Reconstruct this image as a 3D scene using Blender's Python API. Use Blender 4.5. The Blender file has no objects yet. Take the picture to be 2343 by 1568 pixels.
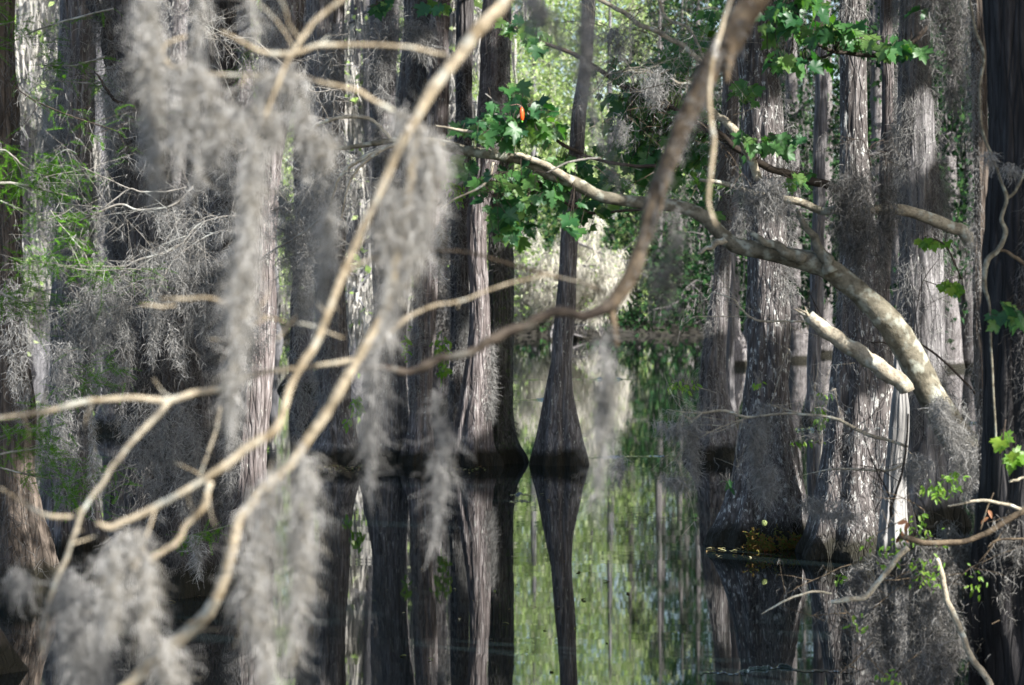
import bpy, math, random
import numpy as np
R = np.random.default_rng(11)
S = bpy.context.scene
COL = S.collection
F, U0, V0, H = 5458.0, 1171.0, 690.0, 1.95      # lens constants: focal length in photo pixels, principal column, horizon row, eye height
def P(u, v, d): return np.array([(u-U0)/F*d, d, H-(v-V0)/F*d])
def dist_of(v): return H*F/(v-V0)
OFF = {1: (0, 0), 2: (780, 0), 3: (1555.6, 0), 4: (0, 781.5), 5: (780, 781.5), 6: (1555.6, 781.5)}
def tl(n, pts):                                  # tracing coordinates -> photo pixels
    ox, oy = OFF[n]
    return [(ox+p[0]*.5015, oy+p[1]*.5015)+tuple(c*.5015 for c in p[2:]) for p in pts]

# ------------------------------------------------------------------ mesh helpers
class MB:
    def __init__(s): s.V = []; s.Q = []; s.T = []; s.n = 0
    def add(s, V, Q=None, T=None):
        V = np.asarray(V, float).reshape(-1, 3)
        if Q is not None and len(Q): s.Q.append(np.asarray(Q, int)+s.n)
        if T is not None and len(T): s.T.append(np.asarray(T, int)+s.n)
        s.V.append(V); s.n += len(V)
    def mesh(s, name, loc, mat, smooth=True):
        V = np.concatenate(s.V)-np.asarray(loc)
        q = np.concatenate(s.Q) if s.Q else np.zeros((0, 4), int)
        t = np.concatenate(s.T) if s.T else np.zeros((0, 3), int)
        m = bpy.data.meshes.new(name)
        m.vertices.add(len(V)); m.vertices.foreach_set('co', V.astype(np.float32).ravel())
        m.loops.add(q.size+t.size)
        m.loops.foreach_set('vertex_index', np.concatenate([q.ravel(), t.ravel()]).astype(np.int32))
        m.polygons.add(len(q)+len(t))
        m.polygons.foreach_set('loop_start', np.concatenate([np.arange(len(q))*4, q.size+np.arange(len(t))*3]).astype(np.int32))
        m.polygons.foreach_set('use_smooth', np.full(len(q)+len(t), smooth))
        m.materials.append(mat); m.update(calc_edges=True); m.validate()
        return m
LOC = {}
def tag(o, label=None, cat=None, group=None, kind=None):
    for k, v in (('label', label), ('category', cat), ('group', group), ('kind', kind)):
        if v: o[k] = v
def thing(name, loc, label, cat, group=None):
    o = bpy.data.objects.new(name, None); o.empty_display_size = .1; COL.objects.link(o)
    o.location = [float(c) for c in loc]; LOC[o.name] = np.asarray(loc, float); tag(o, label, cat, group); return o
def part(name, mb, mat, parent, label=None, kind=None, smooth=True):
    if mb.n == 0: return None
    loc = LOC[parent.name]
    o = bpy.data.objects.new(name, mb.mesh(name, loc, mat, smooth)); COL.objects.link(o); o.parent = parent
    LOC[o.name] = loc
    if label: o['label'] = label
    if kind: o['kind'] = kind
    return o
def solo(name, mb, mat, loc, label, cat, group=None, kind=None, smooth=True):
    o = bpy.data.objects.new(name, mb.mesh(name, loc, mat, smooth)); COL.objects.link(o); o.location = [float(c) for c in loc]
    tag(o, label, cat, group, kind); return o
def dup(root, loc, rz, sc, label=None):
    r = root.copy(); COL.objects.link(r); r.location = loc; r.rotation_euler = (0, 0, rz); r.scale = sc
    if label: r['label'] = label
    for ch in root.children:
        c = ch.copy(); COL.objects.link(c); c.parent = r
        for g in ch.children:
            e = g.copy(); COL.objects.link(e); e.parent = c
    return r

def spline(pts, step):                            # Catmull-Rom through rows (any number of columns, first three = xyz)
    p = np.asarray(pts, float)
    if len(p) < 2: return p
    p = np.vstack([2*p[0]-p[1], p, 2*p[-1]-p[-2]]); out = []
    for i in range(1, len(p)-2):
        n = max(1, int(np.ceil(np.linalg.norm(p[i+1, :3]-p[i, :3])/step)))
        t = (np.arange(n)/n)[:, None]
        a, b, c, d = p[i-1], p[i], p[i+1], p[i+2]
        out.append(.5*(2*b+(c-a)*t+(2*a-5*b+4*c-d)*t*t+(3*b-a-3*c+d)*t**3))
    return np.vstack(out+[p[-2:-1]])
def norm(a): return a/np.maximum(np.linalg.norm(a, axis=-1, keepdims=True), 1e-9)
def tube(mb, path, rad, seg=8, lump=0.):
    path = np.asarray(path, float); n = len(path); rad = np.broadcast_to(np.asarray(rad, float), (n,))
    T = norm(np.gradient(path, axis=0)); up = np.array([0, 0, 1.]) if abs(T[0, 2]) < .9 else np.array([0, 1., 0])
    N = np.zeros_like(path); nn = norm(np.cross(np.cross(T[0], up), T[0]))
    for i in range(n):
        nn = norm(nn-T[i]*np.dot(nn, T[i])); N[i] = nn
    B = np.cross(T, N); a = np.arange(seg)/seg*2*np.pi
    rr = rad[:, None]*(1+(R.normal(0, lump, (n, seg)) if lump else 0))
    V = path[:, None]+rr[..., None]*(np.cos(a)[None, :, None]*N[:, None]+np.sin(a)[None, :, None]*B[:, None])
    i = np.arange(n-1)[:, None]*seg; j = np.arange(seg)[None]; k = (j+1) % seg
    Q = np.stack([i+j, i+k, i+seg+k, i+seg+j], -1).reshape(-1, 4)
    V = np.vstack([V.reshape(-1, 3), path[:1], path[-1:]]); b = n*seg
    jj = np.arange(seg); kk = (jj+1) % seg
    T3 = np.vstack([np.stack([np.full(seg, b), kk, jj], -1), np.stack([np.full(seg, b+1), (n-1)*seg+jj, (n-1)*seg+kk], -1)])
    mb.add(V, Q, T3)
def wob(path, amp, f=3):                          # slow crookedness along a limb
    n = len(path); t = np.linspace(0, 1, n)[:, None]
    w = sum(R.normal(0, 1, (1, 3))*np.sin(2*np.pi*(k+1)*f*.5*t+R.uniform(0, 6.3, (1, 3)))/(k+1) for k in range(4))
    return path+w*amp*np.sin(np.pi*np.clip(t, 0, 1))**.5
def limb(mb, pts, d, seg=9, crook=.25, knots=.05):  # pts: rows (u, v, thickness px [, depth offset])
    rows = []
    for q in pts:
        dd = d+(q[3] if len(q) > 3 else 0)
        rows.append(list(P(q[0], q[1], dd))+[q[2]*.5/F*dd])
    rows = np.array(rows); s = spline(rows, max(.012, rows[:, 3].mean()*1.1))
    pth = wob(s[:, :3], rows[:, 3].mean()*crook, 5)
    rad = s[:, 3]*(1+R.normal(0, knots, len(s))); rad = np.convolve(np.pad(rad, 1, mode='edge'), [.25, .5, .25], 'valid')
    tube(mb, pth, np.maximum(rad, .0006), seg, .03)
    return pth
def hairs(mb, Pt, L, W, down=.6, curl=.5, K=4, out=None):   # curly tapering ribbons: strands of hanging moss
    N = len(Pt)
    if N == 0: return
    L = np.broadcast_to(L, (N,)); W = np.broadcast_to(W, (N,))
    D = norm(R.normal(size=(N, 3)))*(1-down)+np.array([0, 0, -1.])*down
    if out is not None: D = D+out
    D = norm(D); side = norm(np.cross(D, norm(R.normal(size=(N, 3)))))
    p = np.array(Pt, float); V = np.zeros((N, K+1, 2, 3))
    for k in range(K+1):
        w = (W*(1-.75*k/K))[:, None]*side*.5
        V[:, k, 0] = p-w; V[:, k, 1] = p+w
        p = p+D*(L/K)[:, None]; D = norm(D+R.normal(size=(N, 3))*curl+np.array([0, 0, -.25]))
    b = (np.arange(N)*(K+1)*2)[:, None]; k = np.arange(K)[None]*2
    mb.add(V, np.stack([b+k, b+k+1, b+k+3, b+k+2], -1).reshape(-1, 4))
def column(mb, path, d, n, L=(.04, .09), px=1.0, streaks=13, down=.48, curl=.62, deep=1.0):
    """hanging moss curtain: path rows (u, v, half width px), top to bottom, at distance d"""
    rows = np.array([list(P(u, v, d))+[hw/F*d] for u, v, hw in path]); s = spline(rows, .02)
    m = len(s); seglen = np.linalg.norm(np.diff(s[:, :3], axis=0), axis=1); cum = np.concatenate([[0], np.cumsum(seglen)]); cum /= cum[-1]
    k = R.integers(0, streaks, n); off = R.normal(0, .55, (streaks, 2)); off = np.clip(off, -1.1, 1.1)
    t1 = R.uniform(.55, 1, streaks); t1[:2] = 1; t0 = R.uniform(0, .25, streaks)*(R.random(streaks) < .5)
    cl = R.random((streaks, 7)); tt = np.where(R.random(n) < .6, np.clip(cl[k, R.integers(0, 7, n)]+R.normal(0, .035, n), 0, 1), R.random(n))
    t = t0[k]+(t1-t0)[k]*tt; idx = np.clip(np.searchsorted(cum, t), 0, m-1)
    ph = R.uniform(0, 6.3, (streaks, 2)); fr = R.uniform(4, 11, (streaks, 2))
    sh = np.where(t > .7*t1[k], (t1[k]-t)/(.3*t1[k]), 1); sh = .45+.55*np.clip(sh, 0, 1)
    o = off[k]+.24*np.sin(fr[k]*t[:, None]*2+ph[k])+R.normal(0, .11, (n, 2))*np.where(R.random((n, 1)) < .16, 4., 1.)
    Pt = s[idx, :3].copy(); hw = s[idx, 3]*sh
    Pt[:, 0] += o[:, 0]*hw; Pt[:, 1] += o[:, 1]*np.minimum(hw, .12)*deep; Pt[:, 2] += R.normal(0, .01, n)
    hairs(mb, Pt, R.uniform(L[0], L[1], n), px*d/2386*R.uniform(.6, 1.3, n), down, curl)
LEAF = np.array([(0, 0), (.2, -.07), (.46, .0), (.36, .14), (.64, .34), (.53, .42), (.62, .6), (.42, .55), (.27, .5), (.31, .74), (.17, .76), (0, 1.05),
                 (-.17, .76), (-.31, .74), (-.27, .5), (-.42, .55), (-.62, .6), (-.53, .42), (-.64, .34), (-.36, .14), (-.46, 0), (-.2, -.07)])
OVAL = np.array([(0, 0), (.12, .12), (.2, .35), (.19, .6), (.1, .85), (0, 1), (-.1, .85), (-.19, .6), (-.2, .35), (-.12, .12)])
def leaves(mb, Pt, size, shape, tip, nrm):        # lobed or oval blades, folded along the midrib and drooping at the tip
    N = len(Pt); tip = norm(tip); side = norm(np.cross(tip, nrm)); nz = np.cross(side, tip)
    x, y = shape[:, 0], shape[:, 1]; fold = R.uniform(.1, .5, (N, 1)); dr = R.uniform(.05, .35, (N, 1))
    z = np.abs(x)[None]*fold-(y**2)[None]*dr+.05*np.sin(9*x[None]+R.uniform(0, 6, (N, 1)))
    X = np.concatenate([x, [0]]); Y = np.concatenate([y, [.35]]); Z = np.concatenate([z, -.12*dr], 1)
    sz = np.broadcast_to(size, (N,))[:, None, None]
    V = Pt[:, None]+sz*(X[None, :, None]*side[:, None]+Y[None, :, None]*tip[:, None]+Z[..., None]*nz[:, None])
    m = len(shape); i = np.arange(m); T = np.stack([np.full(m, m), i, (i+1) % m], -1)
    mb.add(V, None, (np.arange(N)[:, None, None]*(m+1)+T[None]).reshape(-1, 3))
def cards(mb, Pt, size, aspect=.6):               # small pointed leaf-clump blades, any orientation
    N = len(Pt); a = norm(R.normal(size=(N, 3))); b = norm(np.cross(a, norm(R.normal(size=(N, 3)))))
    s = np.broadcast_to(size, (N,))[:, None]; c = np.cross(a, b)*s*.15
    V = np.stack([Pt-a*s*.5, Pt+b*s*.5*aspect+c, Pt+a*s*.5, Pt-b*s*.5*aspect+c], 1)
    mb.add(V, (np.arange(N)*4)[:, None]+np.arange(4)[None])
def twigs(mb, start, dirn, length, r, depth=2, bend=.35, droop=-.05, tips=None, seg=5):
    n = max(4, int(length/.05)); p = np.array(start, float); d = norm(np.array(dirn, float)); path = [p.copy()]
    for i in range(n):
        d = norm(d+R.normal(0, bend*.25, 3)+np.array([0, 0, droop*.2])); p = p+d*length/n; path.append(p.copy())
    path = np.array(path); tube(mb, path, np.linspace(r, r*.35, len(path)), seg)
    if tips is not None: tips.append(path)
    if depth > 0:
        for k in range(R.integers(2, 5)):
            i = R.integers(len(path)//4, len(path)); dd = norm(np.gradient(path, axis=0)[i]+R.normal(0, .7, 3))
            twigs(mb, path[i], dd, length*R.uniform(.35, .65), r*.55, depth-1, bend, droop, tips, 4)
def sprays(mb, Pt, dirn, length, needle=.014, pairs=11, w=.0035):   # feathery cypress sprays: two rows of soft needles on a hair-thin twig
    N = len(Pt); d = norm(dirn); s = norm(np.cross(d, np.array([0, 0, 1.])+R.normal(0, .35, (N, 3)))); up = np.cross(s, d)
    L = np.broadcast_to(length, (N,))
    for k in range(pairs):
        t = (k+.5)/pairs; base = Pt+d*(L*t)[:, None]+np.array([0, 0, -1.])*(.18*L*t*t)[:, None]
        nl = needle*(1-.5*abs(t-.4)*1.4)
        for sg in (-1, 1):
            dir2 = norm(s*sg+d*.45+up*R.normal(0, .2, (N, 1))); tip = base+dir2*nl*R.uniform(.8, 1.2, (N, 1)); o = d*w
            V = np.stack([base-o*.5, base+o*.5, tip+o*.3, tip-o*.3], 1); mb.add(V, (np.arange(N)*4)[:, None]+np.arange(4)[None])
    e = Pt+d*L[:, None]+np.array([0, 0, -1.])*(.18*L)[:, None]; q = s*w*.3
    mb.add(np.stack([Pt-q, Pt+q, e+q, e-q], 1), (np.arange(N)*4)[:, None]+np.arange(4)[None])

# ------------------------------------------------------------------ materials
def new_mat(name):
    m = bpy.data.materials.new(name); m.use_nodes = True; nt = m.node_tree; nt.nodes.clear()
    out = nt.nodes.new('ShaderNodeOutputMaterial')
    def N(t, **k):
        n = nt.nodes.new('ShaderNode'+t)
        for a, b in k.items():
            if a in n.inputs.keys(): n.inputs[a].default_value = b
            else: setattr(n, a, b)
        return n
    return m, nt.links.new, N, out
def ramp(N, L, src, stops, interp='LINEAR'):
    r = N('ValToRGB'); r.color_ramp.interpolation = interp; e = r.color_ramp.elements
    while len(e) < len(stops): e.new(.5)
    for x, (p, c) in zip(e, stops): x.position = p; x.color = (c if hasattr(c, '__len__') else (c, c, c))[:3]+(1,) if hasattr(c, '__len__') else (c, c, c, 1)
    L(src, r.inputs['Fac']); return r.outputs['Color']
def mix(N, L, f, a, b, mode='MIX'):
    m = N('Mix', data_type='RGBA', blend_type=mode)
    for s, v in ((m.inputs[0], f), (m.inputs[6], a), (m.inputs[7], b)):
        if hasattr(v, 'links'): L(v, s)
        else: s.default_value = v if not hasattr(v, '__len__') else tuple(v)+(1,)
    return m.outputs[2]
def bark(name, dark, mid, pale, lichen=(.45, .46, .42), spots=.62, stretch=.09, scale=26, wet=True, tint=None, bump=.9):
    g_ = lambda c: sum(c)/3
    cool = lambda c: tuple((x*.6+g_(c)*.4)*k for x, k in zip(c, (.97, .98, 1.06)))
    dark, mid, pale = cool(dark), cool(mid), cool(pale)
    m, L, N, out = new_mat(name); tc = N('TexCoord'); mp = N('Mapping'); mp.inputs['Scale'].default_value = (1, 1, stretch); L(tc.outputs['Object'], mp.inputs['Vector'])
    n1 = N('TexNoise', Scale=scale, Detail=7., Roughness=.62, Distortion=.35); L(mp.outputs[0], n1.inputs['Vector'])
    n2 = N('TexNoise', Scale=3.2, Detail=5., Roughness=.6); L(tc.outputs['Object'], n2.inputs['Vector'])
    n3 = N('TexNoise', Scale=34., Detail=4., Roughness=.7); mp2 = N('Mapping'); mp2.inputs['Scale'].default_value = (1, 1, .45); L(tc.outputs['Object'], mp2.inputs['Vector']); L(mp2.outputs[0], n3.inputs['Vector'])
    vo = N('TexVoronoi', Scale=scale*.9, feature='DISTANCE_TO_EDGE'); L(mp.outputs[0], vo.inputs['Vector'])
    c = ramp(N, L, n1.outputs['Fac'], [(.3, dark), (.5, mid), (.68, pale)])
    crack = ramp(N, L, vo.outputs['Distance'], [(0., .35), (.12, 1.)])
    c = mix(N, L, .75, c, crack, 'MULTIPLY')
    c = mix(N, L, ramp(N, L, n2.outputs['Fac'], [(.35, 0.), (.65, .55)]), c, tint or tuple(x*.66 for x in mid))
    c = mix(N, L, ramp(N, L, n3.outputs['Fac'], [(spots, 0.), (spots+.07, .8)]), c, lichen)
    n4 = N('TexNoise', Scale=7., Detail=4., Roughness=.55, Distortion=.6); mp4 = N('Mapping'); mp4.inputs['Scale'].default_value = (1, 1, .05); L(tc.outputs['Object'], mp4.inputs['Vector']); L(mp4.outputs[0], n4.inputs['Vector'])
    c = mix(N, L, .8, c, ramp(N, L, n4.outputs['Fac'], [(.36, .55), (.47, 1.), (.6, 1.), (.68, 1.5)]), 'MULTIPLY')
    if wet:
        g = N('NewGeometry'); sx = N('SeparateXYZ'); L(g.outputs['Position'], sx.inputs[0])
        ma = N('Math', operation='MULTIPLY_ADD'); L(n2.outputs['Fac'], ma.inputs[0]); ma.inputs[1].default_value = -.25; L(sx.outputs['Z'], ma.inputs[2])
        c = mix(N, L, ramp(N, L, ma.outputs[0], [(0., .95), (.11, 0.)]), c, (.016, .015, .009))
    b = N('BsdfPrincipled', Roughness=.85); b.inputs['Specular IOR Level'].default_value = .2; L(c, b.inputs['Base Color'])
    h = N('Math', operation='MULTIPLY'); L(n1.outputs['Fac'], h.inputs[0]); L(crack, h.inputs[1])
    bp = N('Bump', Strength=bump, Distance=.03); L(h.outputs[0], bp.inputs['Height']); L(bp.outputs[0], b.inputs['Normal']); L(b.outputs[0], out.inputs['Surface']); return m
def limb_bark(name, a, b_, lich, spots=.55, scale=9, dark=(.05, .04, .025)):
    m, L, N, out = new_mat(name); tc = N('TexCoord')
    n1 = N('TexNoise', Scale=scale, Detail=6., Roughness=.6); n2 = N('TexNoise', Scale=scale*3.2, Detail=5., Roughness=.65); n3 = N('TexNoise', Scale=scale*.8, Detail=3.)
    for n in (n1, n2): L(tc.outputs['Object'], n.inputs['Vector'])
    mp = N('Mapping'); mp.inputs['Location'].default_value = (7, 3, 5); L(tc.outputs['Object'], mp.inputs['Vector']); L(mp.outputs[0], n3.inputs['Vector'])
    c = ramp(N, L, n1.outputs['Fac'], [(.36, a), (.62, b_)])
    c = mix(N, L, ramp(N, L, n2.outputs['Fac'], [(.3, .8), (.44, 0.)]), c, dark)
    c = mix(N, L, ramp(N, L, n3.outputs['Fac'], [(spots-.04, 0.), (spots+.1, .85)]), c, lich)
    b = N('BsdfPrincipled', Roughness=.8); b.inputs['Specular IOR Level'].default_value = .25; L(c, b.inputs['Base Color'])
    bp = N('Bump', Strength=.6, Distance=.01); L(n2.outputs['Fac'], bp.inputs['Height']); L(bp.outputs[0], b.inputs['Normal']); L(b.outputs[0], out.inputs['Surface']); return m
def soft(name, cols, trans=.35, rough=None, tcol=None):   # moss and foliage: diffuse + light passing through, tone varies strand by strand
    m, L, N, out = new_mat(name); g = N('NewGeometry')
    c = ramp(N, L, g.outputs['Random Per Island'], [(i/(len(cols)-1), x) for i, x in enumerate(cols)])
    if rough is None: d = N('BsdfDiffuse'); L(c, d.inputs['Color'])
    else: d = N('BsdfPrincipled', Roughness=rough); L(c, d.inputs['Base Color']); d.inputs['Specular IOR Level'].default_value = .4
    t = N('BsdfTranslucent'); L(mix(N, L, 1., c, tcol, 'MULTIPLY') if tcol else c, t.inputs['Color'])
    x = N('MixShader'); x.inputs[0].default_value = trans; L(d.outputs[0], x.inputs[1]); L(t.outputs[0], x.inputs[2]); L(x.outputs[0], out.inputs['Surface']); return m
def plain(name, col, rough=.5):
    m, L, N, out = new_mat(name); b = N('BsdfPrincipled', Roughness=rough); b.inputs['Base Color'].default_value = tuple(col)+(1,); L(b.outputs[0], out.inputs['Surface']); return m
M = {}
M['cypress'] = bark('cypress_bark', (.055, .045, .037), (.18, .152, .13), (.38, .345, .31), spots=.59)
M['red'] = bark('reddish_bark', (.05, .036, .028), (.19, .145, .12), (.42, .36, .31), spots=.6)
M['dark'] = bark('dark_bark', (.026, .021, .018), (.09, .076, .066), (.2, .18, .16), spots=.66)
M['ink'] = bark('shaded_bark', (.008, .007, .006), (.03, .026, .024), (.075, .068, .062), spots=.72)  # shade on the right-edge trunk put into its bark colour
M['cream'] = bark('cream_bark', (.14, .125, .1), (.3, .28, .23), (.42, .4, .34), scale=9, spots=.7)
M['spot'] = bark('spotted_bark', (.04, .032, .026), (.15, .122, .1), (.3, .265, .225), lichen=(.6, .6, .57), spots=.56, stretch=.16)
M['mossy'] = bark('algae_bark', (.03, .032, .02), (.095, .095, .065), (.2, .19, .15), lichen=(.08, .14, .04), spots=.56)
M['orange'] = bark('orange_bark', (.045, .032, .02), (.15, .105, .062), (.3, .22, .14), spots=.7)
M['pale'] = bark('pale_bark', (.08, .07, .062), (.2, .18, .162), (.38, .35, .315), scale=14)
M['tan'] = limb_bark('tan_limb', (.2, .155, .095), (.45, .385, .28), (.42, .43, .38), .6, 20)
M['brown'] = limb_bark('brown_limb', (.055, .04, .026), (.14, .105, .068), (.16, .16, .135), .64, 22)
M['dark_limb'] = limb_bark('dark_limb', (.035, .026, .02), (.1, .08, .06), (.15, .15, .13), .64, 24)
M['grey'] = limb_bark('lichen_limb', (.2, .17, .125), (.42, .37, .28), (.46, .48, .42), .58, 26)
M['maple'] = limb_bark('maple_limb', (.075, .066, .046), (.19, .17, .125), (.34, .35, .29), .56, 20)
M['twig'] = limb_bark('dead_twig', (.15, .135, .115), (.3, .28, .25), (.4, .41, .38), .6)
M['black'] = limb_bark('wet_twig', (.02, .015, .012), (.06, .045, .035), (.1, .09, .07), .7)
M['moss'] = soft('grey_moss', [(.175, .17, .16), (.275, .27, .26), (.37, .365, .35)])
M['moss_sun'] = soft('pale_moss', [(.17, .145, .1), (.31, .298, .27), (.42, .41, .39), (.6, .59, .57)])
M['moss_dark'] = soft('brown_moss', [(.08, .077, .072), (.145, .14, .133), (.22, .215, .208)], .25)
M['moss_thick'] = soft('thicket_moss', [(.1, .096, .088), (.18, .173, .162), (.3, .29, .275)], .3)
M['leaf'] = soft('maple_leaf', [(.018, .07, .024), (.03, .105, .032), (.055, .145, .036), (.12, .2, .05)], .34, .42, (1.6, 2.0, .6))
M['leaf_new'] = soft('young_leaf', [(.09, .2, .02), (.14, .27, .03), (.2, .3, .04)], .45, .45, (1.5, 1.7, .6))
M['needle'] = soft('cypress_needles', [(.05, .14, .015), (.09, .22, .022), (.14, .28, .035)], .45, None, (1.4, 1.6, .6))
M['canopy'] = soft('canopy_leaf', [(.03, .07, .015), (.06, .12, .02), (.09, .16, .03)], .3)
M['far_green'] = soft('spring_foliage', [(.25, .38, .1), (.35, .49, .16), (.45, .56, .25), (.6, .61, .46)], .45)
M['far_dark'] = soft('shaded_foliage', [(.012, .034, .016), (.024, .06, .025), (.045, .095, .03)], .3)  # evergreen leaves darkened further: shade of the far wood put into their colour
M['far_moss'] = soft('far_moss', [(.26, .25, .23), (.4, .385, .36), (.6, .58, .53)], .4)
def water_mat():
    m, L, N, out = new_mat('dark_water'); tc = N('TexCoord'); 
    mp = N('Mapping'); mp.inputs['Scale'].default_value = (.3, 1.5, 1); L(tc.outputs['Object'], mp.inputs['Vector'])
    n = N('TexNoise', Scale=1.6, Detail=1.5, Roughness=.5); L(mp.outputs[0], n.inputs['Vector'])
    mp2 = N('Mapping'); mp2.inputs['Scale'].default_value = (.05, .35, 1); L(tc.outputs['Object'], mp2.inputs['Vector'])
    n2 = N('TexNoise', Scale=1., Detail=2.); L(mp2.outputs[0], n2.inputs['Vector'])
    st = N('Math', operation='MULTIPLY'); L(ramp(N, L, n2.outputs['Fac'], [(.4, .22), (.66, 1.)]), st.inputs[0]); st.inputs[1].default_value = .015
    bp = N('Bump', Distance=.05); L(st.outputs[0], bp.inputs['Strength']); L(n.outputs['Fac'], bp.inputs['Height'])
    b = N('BsdfPrincipled', Roughness=.022, IOR=1.38); b.inputs['Base Color'].default_value = (.006, .01, .011, 1); L(bp.outputs[0], b.inputs['Normal']); L(b.outputs[0], out.inputs['Surface']); return m
def ground_mat():
    m, L, N, out = new_mat('leaf_litter'); tc = N('TexCoord'); n = N('TexNoise', Scale=1.8, Detail=9., Roughness=.7); L(tc.outputs['Object'], n.inputs['Vector'])
    c = ramp(N, L, n.outputs['Fac'], [(.3, (.006, .005, .003)), (.55, (.016, .013, .008)), (.75, (.022, .035, .01))])
    b = N('BsdfPrincipled', Roughness=.95); L(c, b.inputs['Base Color']); bp = N('Bump', Strength=.8, Distance=.1); L(n.outputs['Fac'], bp.inputs['Height']); L(bp.outputs[0], b.inputs['Normal']); L(b.outputs[0], out.inputs['Surface']); return m

# ------------------------------------------------------------------ ground and water
def ground():
    ys = np.concatenate([np.arange(-30, 14, 1.), np.arange(14, 126, 8.), np.arange(126, 150, 1.2), np.arange(150, 460, 15.)]); xs = np.concatenate([np.arange(-400, -40, 30.), np.arange(-40, 40, 1.6), np.arange(40, 401, 30.)])
    X, Y = np.meshgrid(xs, ys); near = np.clip((9.6-Y+.12*np.clip(X, -9, 9))/4, 0, 1); far = np.clip((Y-133-1.2*np.sin(X*.21)-.8*np.sin(X*.53+1))/5, 0, 1)
    Z = -.9+near*1.15+far*1.5+np.clip((Y-140)/80, 0, 3)*1.2+R.normal(0, .05, X.shape)
    mb = MB(); ny, nx = X.shape; i = np.arange(ny-1)[:, None]*nx+np.arange(nx-1)[None]
    mb.add(np.stack([X, Y, Z], -1), np.stack([i, i+1, i+nx+1, i+nx], -1).reshape(-1, 4))
    solo('ground', mb, ground_mat(), (0, 0, 0), 'dark muddy banks and bed of the swamp pond', 'ground', kind='structure')
ground()
mb = MB(); mb.add([(-400, -20, 0), (400, -20, 0), (400, 200, 0), (-400, 200, 0)], [(0, 1, 2, 3)])
water_mat(); solo('water', mb, bpy.data.materials['dark_water'], (0, 0, 0), 'still black swamp water mirroring the trunks', 'water', kind='structure')

def ripple(d, u0, u1, w, h, bow):                  # a thin wavelet crest running across the pond
    n = 140; x = np.linspace((u0-U0)/F*d, (u1-U0)/F*d, n); c = d+bow*np.sin(np.linspace(0, 3.1, n))+np.convolve(R.normal(0, .25, n+20), np.ones(21)/21, 'valid')[:n]
    a = h*np.clip(np.convolve(R.normal(.4, 1.6, n+8), np.ones(9)/9, 'valid')[:n], .05, 1.3)*np.sin(np.linspace(.1, 3.04, n)); mb = MB(); rows = []
    for t in np.linspace(-1, 1, 9): rows.append(np.stack([x, c+t*w, a*(math.cos(math.pi*t)+1)/2+.003], -1))
    V = np.stack(rows); i = np.arange(8)[:, None]*n+np.arange(n-1)[None]; mb.add(V.reshape(-1, 3), np.stack([i, i+1, i+n+1, i+n], -1).reshape(-1, 4)); solo('water_ripple', mb, WATER, (0, 0, 0), None, None, kind='structure')
WATER = bpy.data.materials['dark_water']
for a in [(59, 1175, 1650, .28, .05, .6), (29.8, 1310, 1700, .09, .018, .2), (12.5, 1600, 1960, .035, .012, .1), (36, 1800, 1935, .3, .05, .2), (38, 2150, 2250, .2, .04, .1), (24, 1165, 1215, .1, .02, .1), (23.2, 1165, 1215, .1, .02, .1), (47, 1170, 1330, .2, .03, .3)]: ripple(*a)
# ------------------------------------------------------------------ sun geometry and shade carving
AZ, EL = math.radians(128), math.radians(37)
SUN = np.array([math.sin(AZ)*math.cos(EL), math.cos(AZ)*math.cos(EL), math.sin(EL)])
LIT = []                                           # (point, radius): openings in the canopy where the photo shows sun reaching down
def lit(u, v, d, r=.35): LIT.append((P(u, v, d), r))
for v in range(-100, 1600, 130):
    for u in range(100, 1000, 140): lit(u, v, 4.2, .45)
for a in [(1632, 150, 4.8), (1625, 350, 4.8), (1620, 480, 4.8)]: lit(*a, .05)
for a in [(600, 450, 17.4, .3), (590, 620, 17.4, .3), (575, 800, 17.4, .25), (960, 560, 28.9, .4), (965, 700, 28.9, .3), (1095, 560, 28.4, .4), (1100, 760, 28.4, .35), (1105, 900, 28.4, .3),
          (1955, 60, 18.2, .3), (1960, 200, 18.2, .45), (1960, 310, 18.2, .3), (1790, 600, 19.1, .25), (1790, 660, 19.1, .25), (1770, 330, 19.1, .3), (2130, 620, 20.7, .25), (2130, 800, 20.7, .25), (2100, 300, 20.7, .3),
          (2030, 180, 22, .4), (2070, 780, 12, .25), (2110, 850, 12, .25), (1900, 740, 12, .2), (1990, 830, 12, .25), (2055, 920, 17.6, .4), (2055, 1020, 17.6, .4), (2050, 1120, 17.6, .4), (2250, 1060, 11.8, .25), (2200, 1180, 11.5, .2),
          (85, 1200, 16, .4), (100, 1280, 16, .3), (1060, 340, 12.2, .3), (1200, 370, 12.2, .2), (1340, 440, 12.2, .3), (1900, 90, 12.2, .5), (1750, 40, 12.2, .4), (1500, 470, 12, .25), (1760, 330, 13, .25), (1780, 1190, 19, .3), (1740, 1215, 18.7, .3), (1810, 1225, 18.7, .3),
          (60, 480, 14, .5), (120, 620, 14, .4), (60, 700, 14, .3), (1300, 600, 29, .25), (1300, 760, 29, .2), (1640, 700, 29.6, .3), (700, 500, 28, .5), (420, 600, 14, .5), (300, 620, 13.5, .4), (1193, 262, 12.1, .12), (2180, 1400, 11, .3), (2040, 1420, 11, .25), (2250, 1420, 11, .25), (2320, 1250, 11, .25), (2060, 1150, 11, .3), (1840, 450, 13, .2), (640, 180, 4.6, .3), (80, 440, 13.6, .4), (150, 600, 13.3, .3), (340, 700, 14.2, .3), (600, 1020, 17.4, .25)]: lit(*a)
def carve(Pt, size):
    keep = np.ones(len(Pt), bool)
    for p, r in LIT:
        q = Pt-p; t = q@SUN; dd = np.linalg.norm(q-t[:, None]*SUN, axis=1)
        keep &= ~((t > .3) & (dd < r+size*.3))
    return Pt[keep]
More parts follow.
